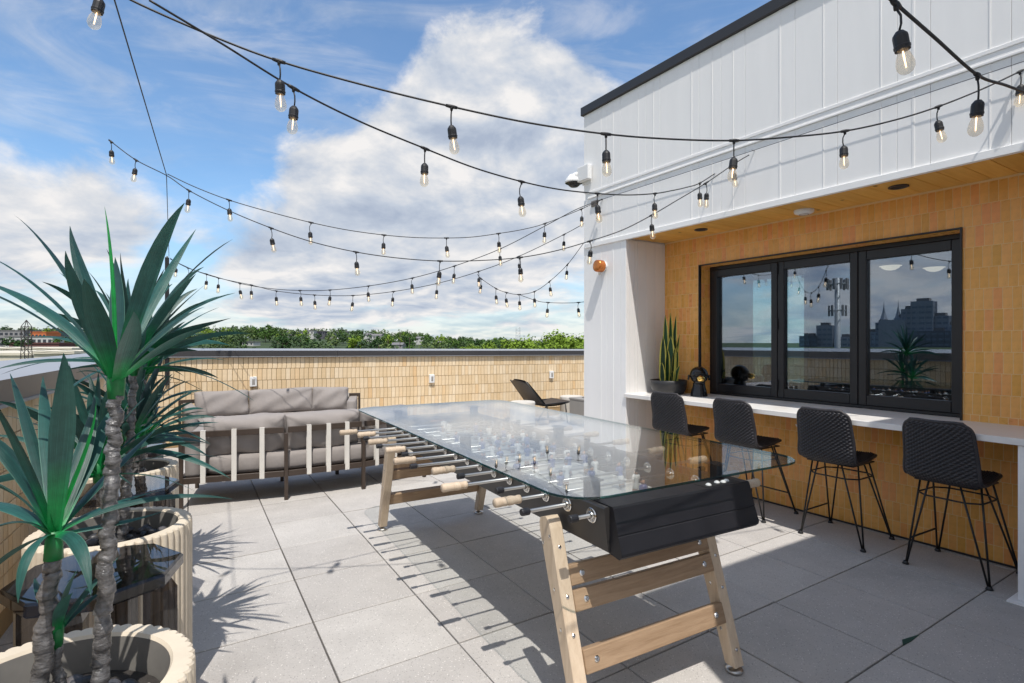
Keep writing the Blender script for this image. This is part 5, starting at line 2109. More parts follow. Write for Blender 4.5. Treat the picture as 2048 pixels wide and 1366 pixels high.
def build_sofa(label, back, straps, arm_left=True, arm_right=True, seat_d=0.78, strap_on=True):
    """back: plan points of the rear legs in order so that the seat lies on the left of the direction of travel"""
    o = Vector((sum(p[0] for p in back) / len(back), sum(p[1] for p in back) / len(back), 0))
    t = thing('outdoor_sofa', label, 'sofa', o, 0, 'grey outdoor sofas by the back parapet')
    P = [Vector((p[0], p[1], 0)) - o for p in back]
    n = len(P)
    nrm = []
    for i in range(n):
        d = (P[min(i + 1, n - 1)] - P[max(i - 1, 0)]).normalized()
        nrm.append(Vector((-d.y, d.x, 0)))
    ztop, zbot = 0.668, 0.252
    Q = [p + k * seat_d for p, k in zip(P, nrm)]
    for i in range(n):
        m = MB()
        d = Vector((nrm[i].y, -nrm[i].x, 0))
        for pt, zt in ((P[i], ztop - 0.03), (Q[i], 0.22)):
            m2 = MB()
            m2.M = Matrix.Translation(pt) @ Matrix.Rotation(math.atan2(d.y, d.x), 4, 'Z')
            end = i in (0, n - 1)
            zt2 = ztop + 0.028 if (end and pt is P[i]) else zt
            m2.box(-0.017, 0.017, -0.017, 0.017, 0.0, zt2, 0.002)
            m2.M = None
            m2.build('leg', M['sofa_metal'], t)
    for i in range(n - 1):
        for z, hh in ((ztop, 0.055), (zbot, 0.055)):
            m = MB()
            d = (P[i + 1] - P[i]).normalized()
            m.bar(P[i] + d * 0.018 + Vector((0, 0, z)), P[i + 1] - d * 0.018 + Vector((0, 0, z)), 0.028, hh, (0, 0, 1), 0.002)
            m.build('rail', M['sofa_metal'], t)
        m = MB()
        d = (Q[i + 1] - Q[i]).normalized()
        m.bar(Q[i] + d * 0.018 + Vector((0, 0, zbot)), Q[i + 1] - d * 0.018 + Vector((0, 0, zbot)), 0.028, 0.055, (0, 0, 1), 0.002)
        m.build('rail', M['sofa_metal'], t)
        for k in straps[i]:
            m = MB()
            c = P[i].lerp(P[i + 1], k)
            d = (P[i + 1] - P[i]).normalized()
            m.M = Matrix.Translation(c) @ Matrix.Rotation(math.atan2(d.y, d.x), 4, 'Z')
            w = 0.021
            a, b = 0.0165, 0.0145
            m.box(-w, w, -a, -b, zbot - 0.032, ztop + 0.031)
            m.box(-w, w, b, a, zbot - 0.032, ztop + 0.031)
            m.box(-w, w, -a, a, ztop + 0.0285, ztop + 0.0320)
            m.box(-w, w, -a, a, zbot - 0.0320, zbot - 0.0285)
            m.M = None
            m.build('strap', M['strap'], t)
    for i in (0, n - 1):
        m = MB()
        m.bar(P[i] + Vector((0, 0, zbot)) + nrm[i] * 0.02, Q[i] + Vector((0, 0, zbot)) - nrm[i] * 0.02, 0.028, 0.055, (0, 0, 1), 0.002)
        m.build('rail', M['sofa_metal'], t)
    # slung platform and one long seat cushion
    e = [0.16 if arm_left else 0.02] + [0.0] * (n - 2) + [0.16 if arm_right else 0.02]
    inner, outer = [], []
    for i in range(n):
        d = (P[min(i + 1, n - 1)] - P[max(i - 1, 0)]).normalized()
        sh = d * (e[i] if i == 0 else -e[i])
        inner.append(P[i] + nrm[i] * 0.045 + sh)
        outer.append(Q[i] - nrm[i] * -0.02 + sh)
    m = MB()
    m.prism([(p.x, p.y) for p in P] + [(p.x, p.y) for p in Q[::-1]], zbot - 0.02, zbot + 0.015)
    m.build('platform', M['sofa_metal'], t)
    m = MB()

    def dense(pl):
        out = []
        for i in range(len(pl) - 1):
            for k in range(5):
                out.append(pl[i].lerp(pl[i + 1], k / 5))
        out.append(pl[-1])
        return out
    A, B = dense(inner), dense(outer)
    # a swept loaf: cross section across the seat, along the sofa
    prof = []
    cr = 0.055
    z0, z1 = zbot + 0.017, 0.452
    sec = []
    for (f, zz) in ((0.0, 0.5), (0.0, 0.25), (0.015, 0.08), (0.06, 0.0), (0.5, 0.0), (0.94, 0.0), (0.985, 0.08), (1.0, 0.25), (1.0, 0.5), (1.0, 0.75), (0.985, 0.92), (0.93, 1.0), (0.75, 1.035), (0.5, 1.045), (0.25, 1.035), (0.07, 1.0), (0.015, 0.92), (0.0, 0.75)):
        sec.append((f, z0 + (z1 - z0) * zz))
    N = len(A)
    k = len(sec)
    vs = []
    for i in range(N):
        end = min(i, N - 1 - i)
        sq = 1.0 if end > 0 else 0.86
        for (f, z) in sec:
            zc = (z0 + z1) / 2
            p = A[i].lerp(B[i], 0.5 + (f - 0.5) * sq)
            vs.append((p.x, p.y, zc + (z - zc) * sq))
    fs = [(i * k + j, i * k + (j + 1) % k, (i + 1) * k + (j + 1) % k, (i + 1) * k + j) for i in range(N - 1) for j in range(k)]
    fs += [tuple(range(k - 1, -1, -1)), tuple((N - 1) * k + j for j in range(k))]
    m.add(vs, fs)
    f0 = m.f[12]
    m.build('seat_cushion', M['fabric'], t, smooth=True)
    for i in range(n - 1):
        d = (P[i + 1] - P[i])
        L = d.length
        d.normalize()
        nn = Vector((-d.y, d.x, 0))
        lo = 0.15 if (i == 0 and arm_left) else 0.0
        hi = 0.15 if (i == n - 2 and arm_right) else 0.0
        w = L - lo - hi - 0.012
        c = P[i] + d * (lo + (L - lo - hi) / 2) + nn * 0.15 + Vector((0, 0, 0.452 + 0.178))
        me = cushion_mesh(w, 0.385, 0.24, 'back_cushion', seed=i + int(abs(o.x) * 10))
        put('back_cushion', me, t, c, (math.radians(13), math.radians(R.uniform(-1.5, 1.5)), math.atan2(d.y, d.x)))
    for i, on in ((0, arm_left), (n - 1, arm_right)):
        if not on:
            continue
        d = (P[min(i + 1, n - 1)] - P[max(i - 1, 0)]).normalized()
        sgn = 1 if i == 0 else -1
        a = P[i] + d * sgn * 0.025 + nrm[i] * 0.03
        b = P[i] + d * sgn * 0.145 + nrm[i] * 0.03
        poly = [a, b, b + nrm[i] * (seat_d - 0.04), a + nrm[i] * (seat_d - 0.04)]
        if sgn < 0:
            poly = poly[::-1]
        m = MB()
        slab_cushion(m, [(p.x, p.y) for p in poly], zbot + 0.018, 0.655, 0.035)
        m.build('arm_cushion', M['fabric'], t, smooth=True)
    return t


build_sofa('grey cushioned sofa seen from its strapped brown metal back', [(-2.972, 4.907), (-2.155, 5.215), (-1.522, 5.597), (-0.98, 6.10)],
           [(0.20, 0.49, 0.76), (0.28, 0.53, 0.775), (0.20, 0.49, 0.76)])
build_sofa('grey cushioned sofa facing the camera against the back parapet', [(-2.42, 8.66), (-3.10, 8.50), (-3.92, 8.10), (-4.62, 7.60)],
           [(0.25, 0.5, 0.75), (0.25, 0.5, 0.75), (0.25, 0.5, 0.75)], seat_d=0.74)


# ------------------------------------------------------------------ far corner: lounge chair, drums, fire box
def build_far_corner():
    c = thing('lounge_chair', 'dark woven rope lounge chair in front of the back parapet', 'chair', (0.44, 10.2, 0), math.radians(30))
    c.scale = (1.08, 1.08, 1.0)
    m = MB()
    hw = 0.29

    def back(u, v):
        a = u * 2 - 1
        w = hw * (1 - 0.16 * v ** 2)
        if v > 0.9:
            w *= 1 - 0.25 * ((v - 0.9) / 0.1) ** 2
        return (-0.02 - 0.36 * v + 0.05 * a * a, a * w, 0.375 + 0.45 * v - 0.02 * a * a)
    m.grid(back, 15, 15)
    k = len(m.v)
    m.grid(lambda u, v: Vector(back(u, v)) + Vector((-0.03, 0, -0.02)), 15, 15)
    m.f[14 * 14:] = [f[::-1] for f in m.f[14 * 14:]]
    m.build('woven_back', M['rope'], c, smooth=True)
    m = MB()
    m.grid(lambda u, v: (-0.04 + 0.56 * v, (u * 2 - 1) * hw, 0.365 - 0.03 * math.sin(math.pi * v) + 0.04 * v), 13, 13)
    m.grid(lambda u, v: (-0.04 + 0.56 * v, (u * 2 - 1) * hw, 0.335 - 0.03 * math.sin(math.pi * v) + 0.04 * v), 13, 13)
    m.build('woven_seat', M['rope'], c, smooth=True)
    for sy in (1, -1):
        m = MB()
        m.tube([(-0.355, sy * 0.250, 0.79), (-0.02, sy * hw, 0.36), (0.53, sy * hw, 0.385)], 0.013, 8)
        m.build('side_frame', M['stool_metal'], c, smooth=True)
        for (x0, x1) in ((0.05, -0.20), (0.42, 0.46)):
            m = MB()
            m.tube([(x0, sy * hw, 0.36), (x1, sy * 0.30, 0.012)], 0.011, 8)
            m.build('leg', M['stool_metal'], c, smooth=True)
    for (px, top, Y, lab) in ((1045, 802, 9.70, 'pale concrete drum table beside the dark lounge chair'), (1143, 791.6, 10.66, 'pale concrete drum table behind the grey fire box')):
        d = thing('drum_table', lab, 'side table', ((px - CX) / F * Y, Y, 0), 0, 'concrete drum tables')
        m = MB()
        m.lathe([(0.205, 0.0), (0.222, 0.012), (0.226, 0.05), (0.226, 0.415), (0.224, 0.436), (0.214, 0.447), (0.0, 0.45)], 40)
        m.build('drum', M['drum'], d, smooth=False)
        m = MB()
        m.lathe([(0.0, 0.4525), (0.205, 0.4490)], 40)
        m.build('top', M['drum'], d)
    f = thing('fire_box', 'square grey fire table beside the white building corner', 'fire table', (1.50, 9.86, 0), math.radians(-58))
    m = MB()
    m.box(-0.33, 0.33, -0.33, 0.33, 0.0, 0.455, 0.006)
    m.build('body', M['grey_box'], f)
    m = MB()
    m.box(-0.335, 0.335, -0.335, 0.335, 0.457, 0.492, 0.006)
    m.build('top', M['grey_box'], f)
    m = MB()
    m.box(-0.17, 0.17, -0.17, 0.17, 0.494, 0.500, 0.002)
    m.build('burner_lid', M['dark_metal'], f)


build_far_corner()


# ------------------------------------------------------------------ pole, guy wire and festoon lights
def bulb_parts():
    s = MB()
    s.lathe([(0.0035, 0.0), (0.010, -0.002), (0.0185, -0.013), (0.0200, -0.020), (0.0200, -0.044), (0.0215, -0.046), (0.0215, -0.050), (0.0200, -0.052), (0.0200, -0.058), (0.0, -0.058)], 14)
    g = MB()
    g.lathe([(0.0130, -0.056), (0.0145, -0.064), (0.0205, -0.082), (0.0235, -0.098), (0.0225, -0.110), (0.0165, -0.121), (0.0070, -0.127), (0.0, -0.128)], 18)
    f = MB()
    f.tube([(0.0, 0, -0.060), (0.0, 0, -0.072), (0.001, 0, -0.108)], [0.002, 0.0026, 0.0018], 6)
    return s.mesh('socket', M['cable'], smooth=False), g.mesh('bulb', M['bulb'], smooth=True), f.mesh('filament', M['filament'], smooth=True)


def build_lights():
    sm, gm, fm = bulb_parts()

    def string(label, a, b, pts, r=0.0045, tail=None):
        """a, b: plan points between which the string hangs; pts: (column, row, lamp?) along it"""
        A, B = Vector((a[0], a[1], 0)), Vector((b[0], b[1], 0))
        W = []
        for (x, y, lamp) in pts:
            t = (x - CX) / F
            d = B - A
            s = (t * A.y - A.x) / (d.x - t * d.y)
            Y = A.y + d.y * s
            W.append((P3(x, y, Y), lamp))
        o = thing('string_light', label, 'string light', W[0][0], 0, 'festoon string lights over the terrace')
        L = [w[0] - W[0][0] for w in W]
        # smooth cable through the points
        path = []
        for i in range(len(L) - 1):
            p0, p1, p2, p3 = L[max(i - 1, 0)], L[i], L[i + 1], L[min(i + 2, len(L) - 1)]
            for k in range(7):
                f = k / 7
                path.append(0.5 * ((2 * p1) + (p2 - p0) * f + (2 * p0 - 5 * p1 + 4 * p2 - p3) * f * f + (3 * p1 - p0 - 3 * p2 + p3) * f ** 3))
        path.append(L[-1])
        m = MB()
        m.tube(path, r, 7)
        m.build('cable', M['cable'], o, smooth=True)
        for i, (p, (w, lamp)) in enumerate(zip(L, W)):
            if not lamp:
                continue
            # tee where the drop leaves the cable
            q = L[min(i + 1, len(L) - 1)] - L[max(i - 1, 0)]
            q.normalize()
            sw = R.uniform(-0.012, 0.012), R.uniform(-0.012, 0.012)
            drop = R.uniform(0.075, 0.092)
            k = MB()
            k.tube([p - q * 0.026, p - q * 0.010, p + q * 0.010, p + q * 0.026], [0.0065, 0.0085, 0.0085, 0.0065], 7)
            k.tube([p + Vector((0, 0, 0.004)), p + Vector((0, 0, -0.018))], [0.0085, 0.0060], 7)
            k.tube([p + Vector((0, 0, -0.012)), p + Vector((sw[0] * 0.9, sw[1], -drop * 0.45)), p + Vector((sw[0], sw[1], -drop * 0.75)), p + Vector((sw[0] * 0.6, sw[1] * 0.6, -drop - 0.002))], 0.0033, 6)
            k.build('drop_cord', M['cable'], o, smooth=True)
            at = p + Vector((sw[0] * 0.6, sw[1] * 0.6, -drop))
            rot = (R.uniform(-0.16, 0.16), R.uniform(-0.16, 0.16), 0)
            s = put('socket', sm, o, at, rot)
            put('bulb', gm, s)
            put('filament', fm, s)
        return o
    fac = lambda px, off=0.03: tuple((bw(bx(px), -off)).to_2d())
    string('string light with large bulbs sweeping from top left to the upper right edge', (-0.93, 2.30), fac(2044),
           [(150, -75, 0), (200, -42, 1), (262, 0, 0), (420, 70, 0), (558, 122, 1), (735, 172, 0), (903, 213, 1), (1060, 246, 0), (1212, 268, 1), (1340, 278, 0), (1468, 281, 1), (1580, 274, 0), (1690, 262, 1), (1790, 240, 0), (1877, 213, 1), (1965, 178, 0), (2040, 143, 1), (2056, 136, 0)])
    string('string light crossing from top left down to the white building corner with a plug joint', (-0.976, 2.42), (1.826, 4.928),
           [(298, 0, 0), (440, 85, 0), (587, 176, 1), (720, 243, 0), (850, 297, 1), (950, 336, 0), (1043, 363, 1), (1120, 379, 0), (1195, 387, 1), (1255, 390, 0), (1310, 387, 1), (1345, 381, 0), (1372, 375, 0), (1400, 366, 1), (1440, 340, 0), (1454, 330, 0)])
    string('string light hanging from the guy wire across to the facade above the recess', (-3.12, 4.95), fac(1500),
           [(222, 283, 1), (272, 320, 1), (335, 352, 0), (378, 381, 1), (455, 420, 0), (542, 456, 1), (625, 484, 0), (712, 504, 1), (795, 516, 0), (880, 522, 1), (960, 521, 0), (1040, 515, 1), (1110, 502, 0), (1180, 482, 1), (1245, 460, 0), (1304, 430, 1), (1355, 400, 0), (1412, 366, 1), (1468, 328, 1), (1498, 310, 0)], 0.0042)
    string('string light hanging from the guy wire to the building corner below the camera', (-3.12, 4.95), fac(1204),
           [(335, 348, 0), (390, 374, 0), (458, 400, 1), (540, 424, 0), (622, 445, 1), (695, 460, 0), (768, 470, 1), (830, 475, 0), (893, 476, 1), (945, 474, 0), (997, 467, 1), (1045, 459, 0), (1090, 447, 1), (1163, 418, 1), (1204, 398, 0)], 0.004)
    pole = (-4.86, 7.70)
    string('lower string light from the black pole sagging in front of the clouds, upper strand', pole, fac(1206),
           [(340, 516, 0), (352, 524, 1), (376, 536, 1), (413, 548, 1), (480, 567, 1), (540, 577, 0), (600, 581, 1), (660, 580, 1), (737, 572, 1), (825, 556, 1), (909, 532, 1), (1000, 498, 1), (1088, 453, 0), (1150, 420, 0), (1196, 402, 1), (1206, 399, 0)], 0.0042)
    string('lower string light from the black pole passing behind the building corner, lower strand', pole, tuple(bw(XL - 0.01, 0.7).to_2d()),
           [(340, 518, 0), (390, 541, 0), (437, 556, 1), (503, 570, 1), (553, 582, 1), (629, 590, 1), (706, 591, 1), (787, 583, 1), (874, 567, 1), (957, 543, 1), (1037, 513, 1), (1128, 469, 1), (1180, 440, 0)], 0.0042)
    string('small looping string light hanging beyond the white building corner', (-0.43, 7.35), tuple(bw(XL - 0.01, 1.6).to_2d()),
           [(955, 548, 0), (962, 557, 1), (992, 577, 1), (1013, 585, 1), (1038, 589, 1), (1069, 583, 1), (1099, 563, 1), (1135, 529, 1), (1166, 488, 0), (1180, 470, 0)], 0.004)
    string('short level string light just above the trees by the building corner', (0.09, 7.4), tuple(bw(XL - 0.01, 1.7).to_2d()),
           [(1040, 590, 0), (1075, 602, 0), (1096, 605, 1), (1125, 606, 0), (1157, 605, 1), (1184, 601, 0)], 0.004)
    string('closest string light with the biggest bulbs at the upper right corner', (1.09, 1.56), (1.68, 1.97),
           [(1180, -520, 0), (1330, -370, 0), (1520, -205, 0), (1660, -92, 0), (1752, -26, 0), (1792, 8, 1), (1870, 76, 0), (1955, 150, 1), (2010, 170, 0), (2060, 188, 0)], 0.0052)
    # black pole with a thin guy wire
    p = Vector((pole[0], pole[1], 0))
    zt, zb = P3(336, 515, pole[1]).z, P3(336, 770, pole[1]).z
    rz = math.atan2(PD.y, PD.x)
    t = thing('light_pole', 'black square light pole bolted to the back parapet near the corner', 'pole', (p.x, p.y, zb), rz)
    m = MB()
    m.box(-0.026, 0.026, -0.026, 0.026, 0.0, zt - zb, 0.003)
    m.build('post', M['stool_metal'], t)
    for z in (0.08, 0.36):
        m = MB()
        m.box(-0.035, 0.035, 0.0265, 0.19, z, z + 0.05)
        m.build('bracket', M['stool_metal'], t)
    m = MB()
    m.tube([(0, 0, zt - zb), (0, 0, zt - zb + 0.02)], 0.012, 8)
    m.build('eye_bolt', M['steel'], t)
    a = P3(338, 513, pole[1])
    b = P3(333, 350, 4.95)
    c = P3(229, 0, 2.54)
    d = c + (c - b) * 0.45
    o = thing('guy_wire', 'thin black wire running from the pole up over the palms', 'wire', a)
    m = MB()
    m.tube([a - a, (b - a) * 0.5 + Vector((0, 0, -0.02)), b - a, (c - a), (d - a)], 0.0036, 6)
    m.build('wire', M['cable'], o, smooth=True)
    o = thing('facade_wire', 'thin dark wire stretched along the white facade under the belt trim', 'wire', bw(bx(1205), -0.035, 3.112), B_RZ)
    m = MB()
    m.tube([(0, 0, 0), (1.5, 0.0, -0.008), (XR - bx(1205), 0.0, 0.0)], 0.0022, 6)
    m.build('wire', M['cable'], o, smooth=True)
    for x in (0.0, 1.9, XR - bx(1205) - 0.02):
        m = MB()
        m.tube([(x, 0.034, 0), (x, -0.004, 0)], 0.004, 6)
        m.build('hook', M['steel'], o)
    # green leaf fallen in the joint of the pavers
    q = on_floor(1818, 1282)
    l = thing('fallen_leaf', 'small torn green leaf piece lying on the shaded pavers', 'leaf', (q.x, q.y, 0.001), 0)
    m = MB()
    tri = [on_floor(x, y) - Vector((q.x, q.y, 0)) for (x, y) in ((1804, 1281), (1806, 1292), (1822, 1284), (1838, 1271), (1820, 1276))]
    m.prism([(p.x, p.y) for p in tri], 0.001, 0.004)
    m.build('blade', M['dry_leaf'], l)


build_lights()

# ------------------------------------------------------------------ the land beyond: ground, hill, trees, houses, skyline
GZ = -15.0
M['ground'] = material('grass_ground', (0.038, 0.062, 0.020), 0.95, var=0.35, vscale=0.05)
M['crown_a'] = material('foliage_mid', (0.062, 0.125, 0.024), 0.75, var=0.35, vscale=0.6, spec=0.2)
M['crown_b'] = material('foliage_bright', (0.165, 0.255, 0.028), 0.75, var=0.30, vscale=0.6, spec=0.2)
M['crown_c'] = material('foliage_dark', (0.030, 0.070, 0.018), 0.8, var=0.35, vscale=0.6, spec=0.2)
M['far_a'] = material('hazed_foliage_mid', (0.090, 0.140, 0.060), 0.85, var=0.25, vscale=0.4, spec=0.1)  # haze of distance painted into these three paler greens
M['far_b'] = material('hazed_foliage_light', (0.135, 0.190, 0.066), 0.85, var=0.25, vscale=0.4, spec=0.1)
M['far_c'] = material('hazed_foliage_dark', (0.060, 0.100, 0.052), 0.85, var=0.25, vscale=0.4, spec=0.1)
M['tree_trunk'] = material('tree_trunk', (0.09, 0.07, 0.05), 0.9, var=0.3)
M['roof_cream'] = material('flat_roof_cream', (0.62, 0.57, 0.46), 0.8, var=0.06, vscale=0.2)
M['wall_white'] = material('far_white_wall', (0.48, 0.48, 0.47), 0.8, var=0.05, vscale=0.3)
M['wall_grey'] = material('far_grey_wall', (0.27, 0.265, 0.27), 0.8, var=0.06, vscale=0.3)
M['wall_orange'] = material('far_orange_wall', (0.60, 0.17, 0.06), 0.8, var=0.06, vscale=0.3)
M['wall_brick'] = material('far_brick_wall', (0.13, 0.055, 0.050), 0.85, var=0.15, vscale=0.5)
M['wall_dark'] = material('far_dark_wall', (0.10, 0.10, 0.12), 0.7, var=0.1, vscale=0.5)
M['roof_grey'] = material('far_roof', (0.17, 0.165, 0.17), 0.85, var=0.1, vscale=0.5)
M['far_glass'] = material('far_window', (0.035, 0.04, 0.055), 0.15, spec=0.7)
M['tower_grey'] = material('hazed_skyline_stone', (0.26, 0.29, 0.34), 0.5, var=0.1, vscale=0.05)  # stone and glass lightened: distance haze is in the colour
M['tower_glass'] = material('hazed_skyline_glass', (0.24, 0.30, 0.38), 0.2, var=0.1, vscale=0.05)
M['tower_pale'] = material('skyline_pale', (0.34, 0.37, 0.42), 0.5, var=0.1, vscale=0.05)
M['tower_dark'] = material('skyline_dark', (0.11, 0.125, 0.16), 0.4, var=0.1, vscale=0.05)
M['band_glass'] = material('hazed_window_band', (0.17, 0.20, 0.26), 0.25)  # bands paled as well, haze painted in
M['mast'] = material('galvanised_steel', (0.42, 0.44, 0.45), 0.5, metal=0.2, var=0.06)
M['pylon'] = material('rusty_lattice', (0.055, 0.045, 0.045), 0.8)


def crest(px):
    """ground height of the wooded ridge seen along photograph column px"""
    pts = [(-900, -6), (-300, 0), (0, 2), (120, 3), (340, 6), (620, 5.5), (800, 2.5), (900, -4), (1000, -7), (1200, -7), (2600, -8)]
    for (a, ha), (b, hb) in zip(pts, pts[1:]):
        if px <= b:
            f = max(0.0, min(1.0, (px - a) / (b - a)))
            f = f * f * (3 - 2 * f)
            return ha + (hb - ha) * f
    return pts[-1][1]


def land(x, y):
    r = math.hypot(x, y)
    px = CX + F * x / y if y > 0.05 * r else (-900 if x < 0 else 2600)
    px = max(-900, min(2600, px))
    f = max(0.0, min(1.0, (r - 170) / 480.0))
    f = f * f * (3 - 2 * f)
    return GZ + (crest(px) - GZ) * f * (1.0 if r < 900 else max(0.4, 1 - (r - 900) / 2500)) + 0.6 * math.sin(x * 0.021) * math.sin(y * 0.017) * f


def build_land():
    m = MB()
    na, nr = 120, 34
    vs, fs = [], []
    for j in range(nr + 1):
        r = 12 + (j / nr) ** 2.2 * 5200
        for i in range(na):
            a = 2 * math.pi * i / na
            x, y = r * math.sin(a), r * math.cos(a)
            vs.append((x, y, land(x, y)))
    for j in range(nr):
        for i in range(na):
            i2 = (i + 1) % na
            fs.append((j * na + i, (j + 1) * na + i, (j + 1) * na + i2, j * na + i2))
    fs.append(tuple(range(na - 1, -1, -1)))
    m.add(vs, fs)
    structure(m.build('ground', M['ground'], smooth=True))


build_land()


def crown_into(m, c, rx, rz, nclump, nleaf, size, rr, flat=0.0):
    """leaf clumps spread through an uneven crown round c"""
    c = Vector(c)
    for k in range(nclump):
        while True:
            v = Vector((rr.uniform(-1, 1), rr.uniform(-1, 1), rr.uniform(-0.8, 1)))
            if 0.25 < v.length < 1.0:
                break
        q = c + Vector((v.x * rx, v.y * rx, v.z * rz))
        cr = rr.uniform(0.22, 0.38) * rx
        for i in range(nleaf):
            d = Vector((rr.gauss(0, 1), rr.gauss(0, 1), rr.gauss(0, 0.8)))
            d.normalize()
            p = q + d * cr * rr.uniform(0.55, 1.05)
            n = (d + Vector((rr.uniform(-.6, .6), rr.uniform(-.6, .6), rr.uniform(-.2, .9)))).normalized()
            a = n.cross(Vector((rr.uniform(-1, 1), rr.uniform(-1, 1), rr.uniform(-1, 1)))).normalized()
            b = n.cross(a)
            s = size * rr.uniform(0.6, 1.3)
            m.add([p - a * s, p - b * s * 0.7, p + a * s, p + b * s * 0.7], [(0, 1, 2, 3)])


def tree_meshes(seed, h, rx, nclump, nleaf, size, mat):
    rr = random.Random(seed)
    m = MB()
    crown_into(m, (0, 0, h * 0.52), rx, h * 0.47, nclump, nleaf, size, rr)
    cr = m.mesh('crown', mat)
    t = MB()
    t.tube([(0, 0, -1.0), (0.02 * h, 0, h * 0.3), (0.0, 0.02 * h, h * 0.75)], [0.035 * h, 0.026 * h, 0.010 * h], 7)
    for k in range(4):
        a = k * 1.7 + seed
        t.tube([(0.01 * h, 0, h * 0.32), (math.cos(a) * rx * 0.35, math.sin(a) * rx * 0.35, h * 0.52), (math.cos(a) * rx * 0.65, math.sin(a) * rx * 0.65, h * 0.68)], [0.016 * h, 0.011 * h, 0.005 * h], 5)
    return cr, t.mesh('trunk', M['tree_trunk'], smooth=True)


def plant_tree(label, meshes, p, s, group=None, sz=1.0):
    o = thing('tree', label, 'tree', p, R.uniform(0, 6.28), group)
    o.scale = (s, s, s * sz)
    put('crown', meshes[0], o)
    put('trunk', meshes[1], o)
    return o


def hides_house(px, Y):
    return (585 < px < 650 and 470 < Y < 600) or (745 < px < 772 and 450 < Y < 580) or (500 < px < 548 and Y < 440) or (790 < px < 815 and Y < 450) or (835 < px < 852 and Y < 580)


def build_trees():
    kinds = [(tree_meshes(100 + i, 11, 4.9, 26, 26, 0.55, M[k]), w) for i, (k, w) in enumerate((('crown_a', 'mid green'), ('crown_a', 'mid green'), ('crown_b', 'light green'), ('crown_c', 'dark green'), ('crown_b', 'light green')))]
    rr = random.Random(5)
    n = 0
    lab = {'mid green': 'mid green round tree in the woods on the far ridge', 'light green': 'light yellow green tree in the woods on the far ridge', 'dark green': 'dark green tree in the woods on the far ridge'}
    while n < 225:
        px = rr.uniform(-60, 1190)
        r = rr.uniform(330, 720)
        if px < 230 and r < 480:
            continue
        if hides_house(px, r):
            continue
        if px > 860 and r < 420:
            continue
        Y = r
        x = (px - CX) / F * Y
        me, w = kinds[rr.choice((0, 0, 1, 1, 2, 3, 3, 4))]
        s = rr.uniform(0.6, 1.25)
        zone = 'left of the pole' if px < 335 else 'above the back sofa' if px < 740 else 'above the middle of the parapet' if px < 930 else 'beside the white building'
        plant_tree(lab[w].replace('in the woods on the far ridge', 'on the ridge ' + zone), me, (x, Y, land(x, Y)), s, 'trees in the woods on the far ridge')
        n += 1
    # the wood behind and between them reads as one mass
    m = MB()
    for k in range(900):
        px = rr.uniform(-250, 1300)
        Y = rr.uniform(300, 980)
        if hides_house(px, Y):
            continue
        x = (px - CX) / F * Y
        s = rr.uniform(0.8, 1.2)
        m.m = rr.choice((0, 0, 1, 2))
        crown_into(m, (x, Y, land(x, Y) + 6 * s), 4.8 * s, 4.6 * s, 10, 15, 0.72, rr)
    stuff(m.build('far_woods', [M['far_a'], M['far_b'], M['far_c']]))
    # single trees one can pick out
    tall = tree_meshes(140, 14, 4.2, 22, 30, 0.5, M['crown_c'])
    for (px, Y, s, lab2) in ((614, 640, 1.0, 'tallest dark tree standing above the ridge line behind the back sofa'), (318, 600, 0.75, 'dark tree above the ridge just right of the light pole'), (412, 640, 0.8, 'single dark tree on the ridge right of the palm leaves')):
        x = (px - CX) / F * Y
        plant_tree(lab2, tall, (x, Y, land(x, Y)), s)
    near = [tree_meshes(150 + i, 9, 4.2, 46, 70, 0.24, M['crown_b']) for i in range(3)]
    for i, (px, ytop, Y, s, lab2) in enumerate(((1090, 663, 95, 1.05, 'bright green tree rising behind the parapet left of the white corner'), (1142, 668, 88, 0.95, 'bright green tree closest to the white building corner'),
                                                (1035, 674, 100, 1.0, 'bright green broad tree in the middle of the near clump'), (985, 683, 108, 0.9, 'low bright green tree at the left end of the near clump'),
                                                (1195, 662, 92, 1.1, 'bright green tree partly hidden by the white building corner'), (940, 690, 112, 0.7, 'small bright green treetop just showing over the parapet'))):
        x = (px - CX) / F * Y
        z = EYE + (CY - ytop) / F * Y - 9 * s
        o = plant_tree(lab2, near[i % 3], (x, Y, z), s)
        # taller trunk down to the ground
        t = MB()
        t.tube([(0, 0, (GZ - z) / s), (0, 0, 0.5)], [0.34, 0.26], 8)
        t.build('trunk', M['tree_trunk'], o, smooth=True)
    for (px, y, Y, s, lab2) in ((22, 676, 190, 0.62, 'dark rounded tree in front of the low white building at far left'), (50, 677, 200, 0.55, 'dark tree behind the lattice pylon at far left'), (95, 656, 330, 1.0, 'light green tree above the orange building'),
                                (128, 668, 260, 0.85, 'green tree right of the orange building behind the palm'), (78, 660, 340, 0.9, 'green tree left behind the orange building'), (150, 680, 230, 0.8, 'low green tree behind the palm leaves at far left'),
                                (118, 690, 190, 0.45, 'small green shrub like tree above the cream roofs')):
        x = (px - CX) / F * Y
        me = kinds[3][0] if 'dark' in lab2 else kinds[2 if 'light' in lab2 else 0][0]
        z = EYE + (CY - y) / F * Y - 11 * s
        o = plant_tree(lab2, me, (x, Y, z), s)
        t = MB()
        t.tube([(0, 0, (GZ - z) / s), (0, 0, 0.5)], [0.4, 0.3], 7)
        t.build('trunk', M['tree_trunk'], o, smooth=True)


build_trees()


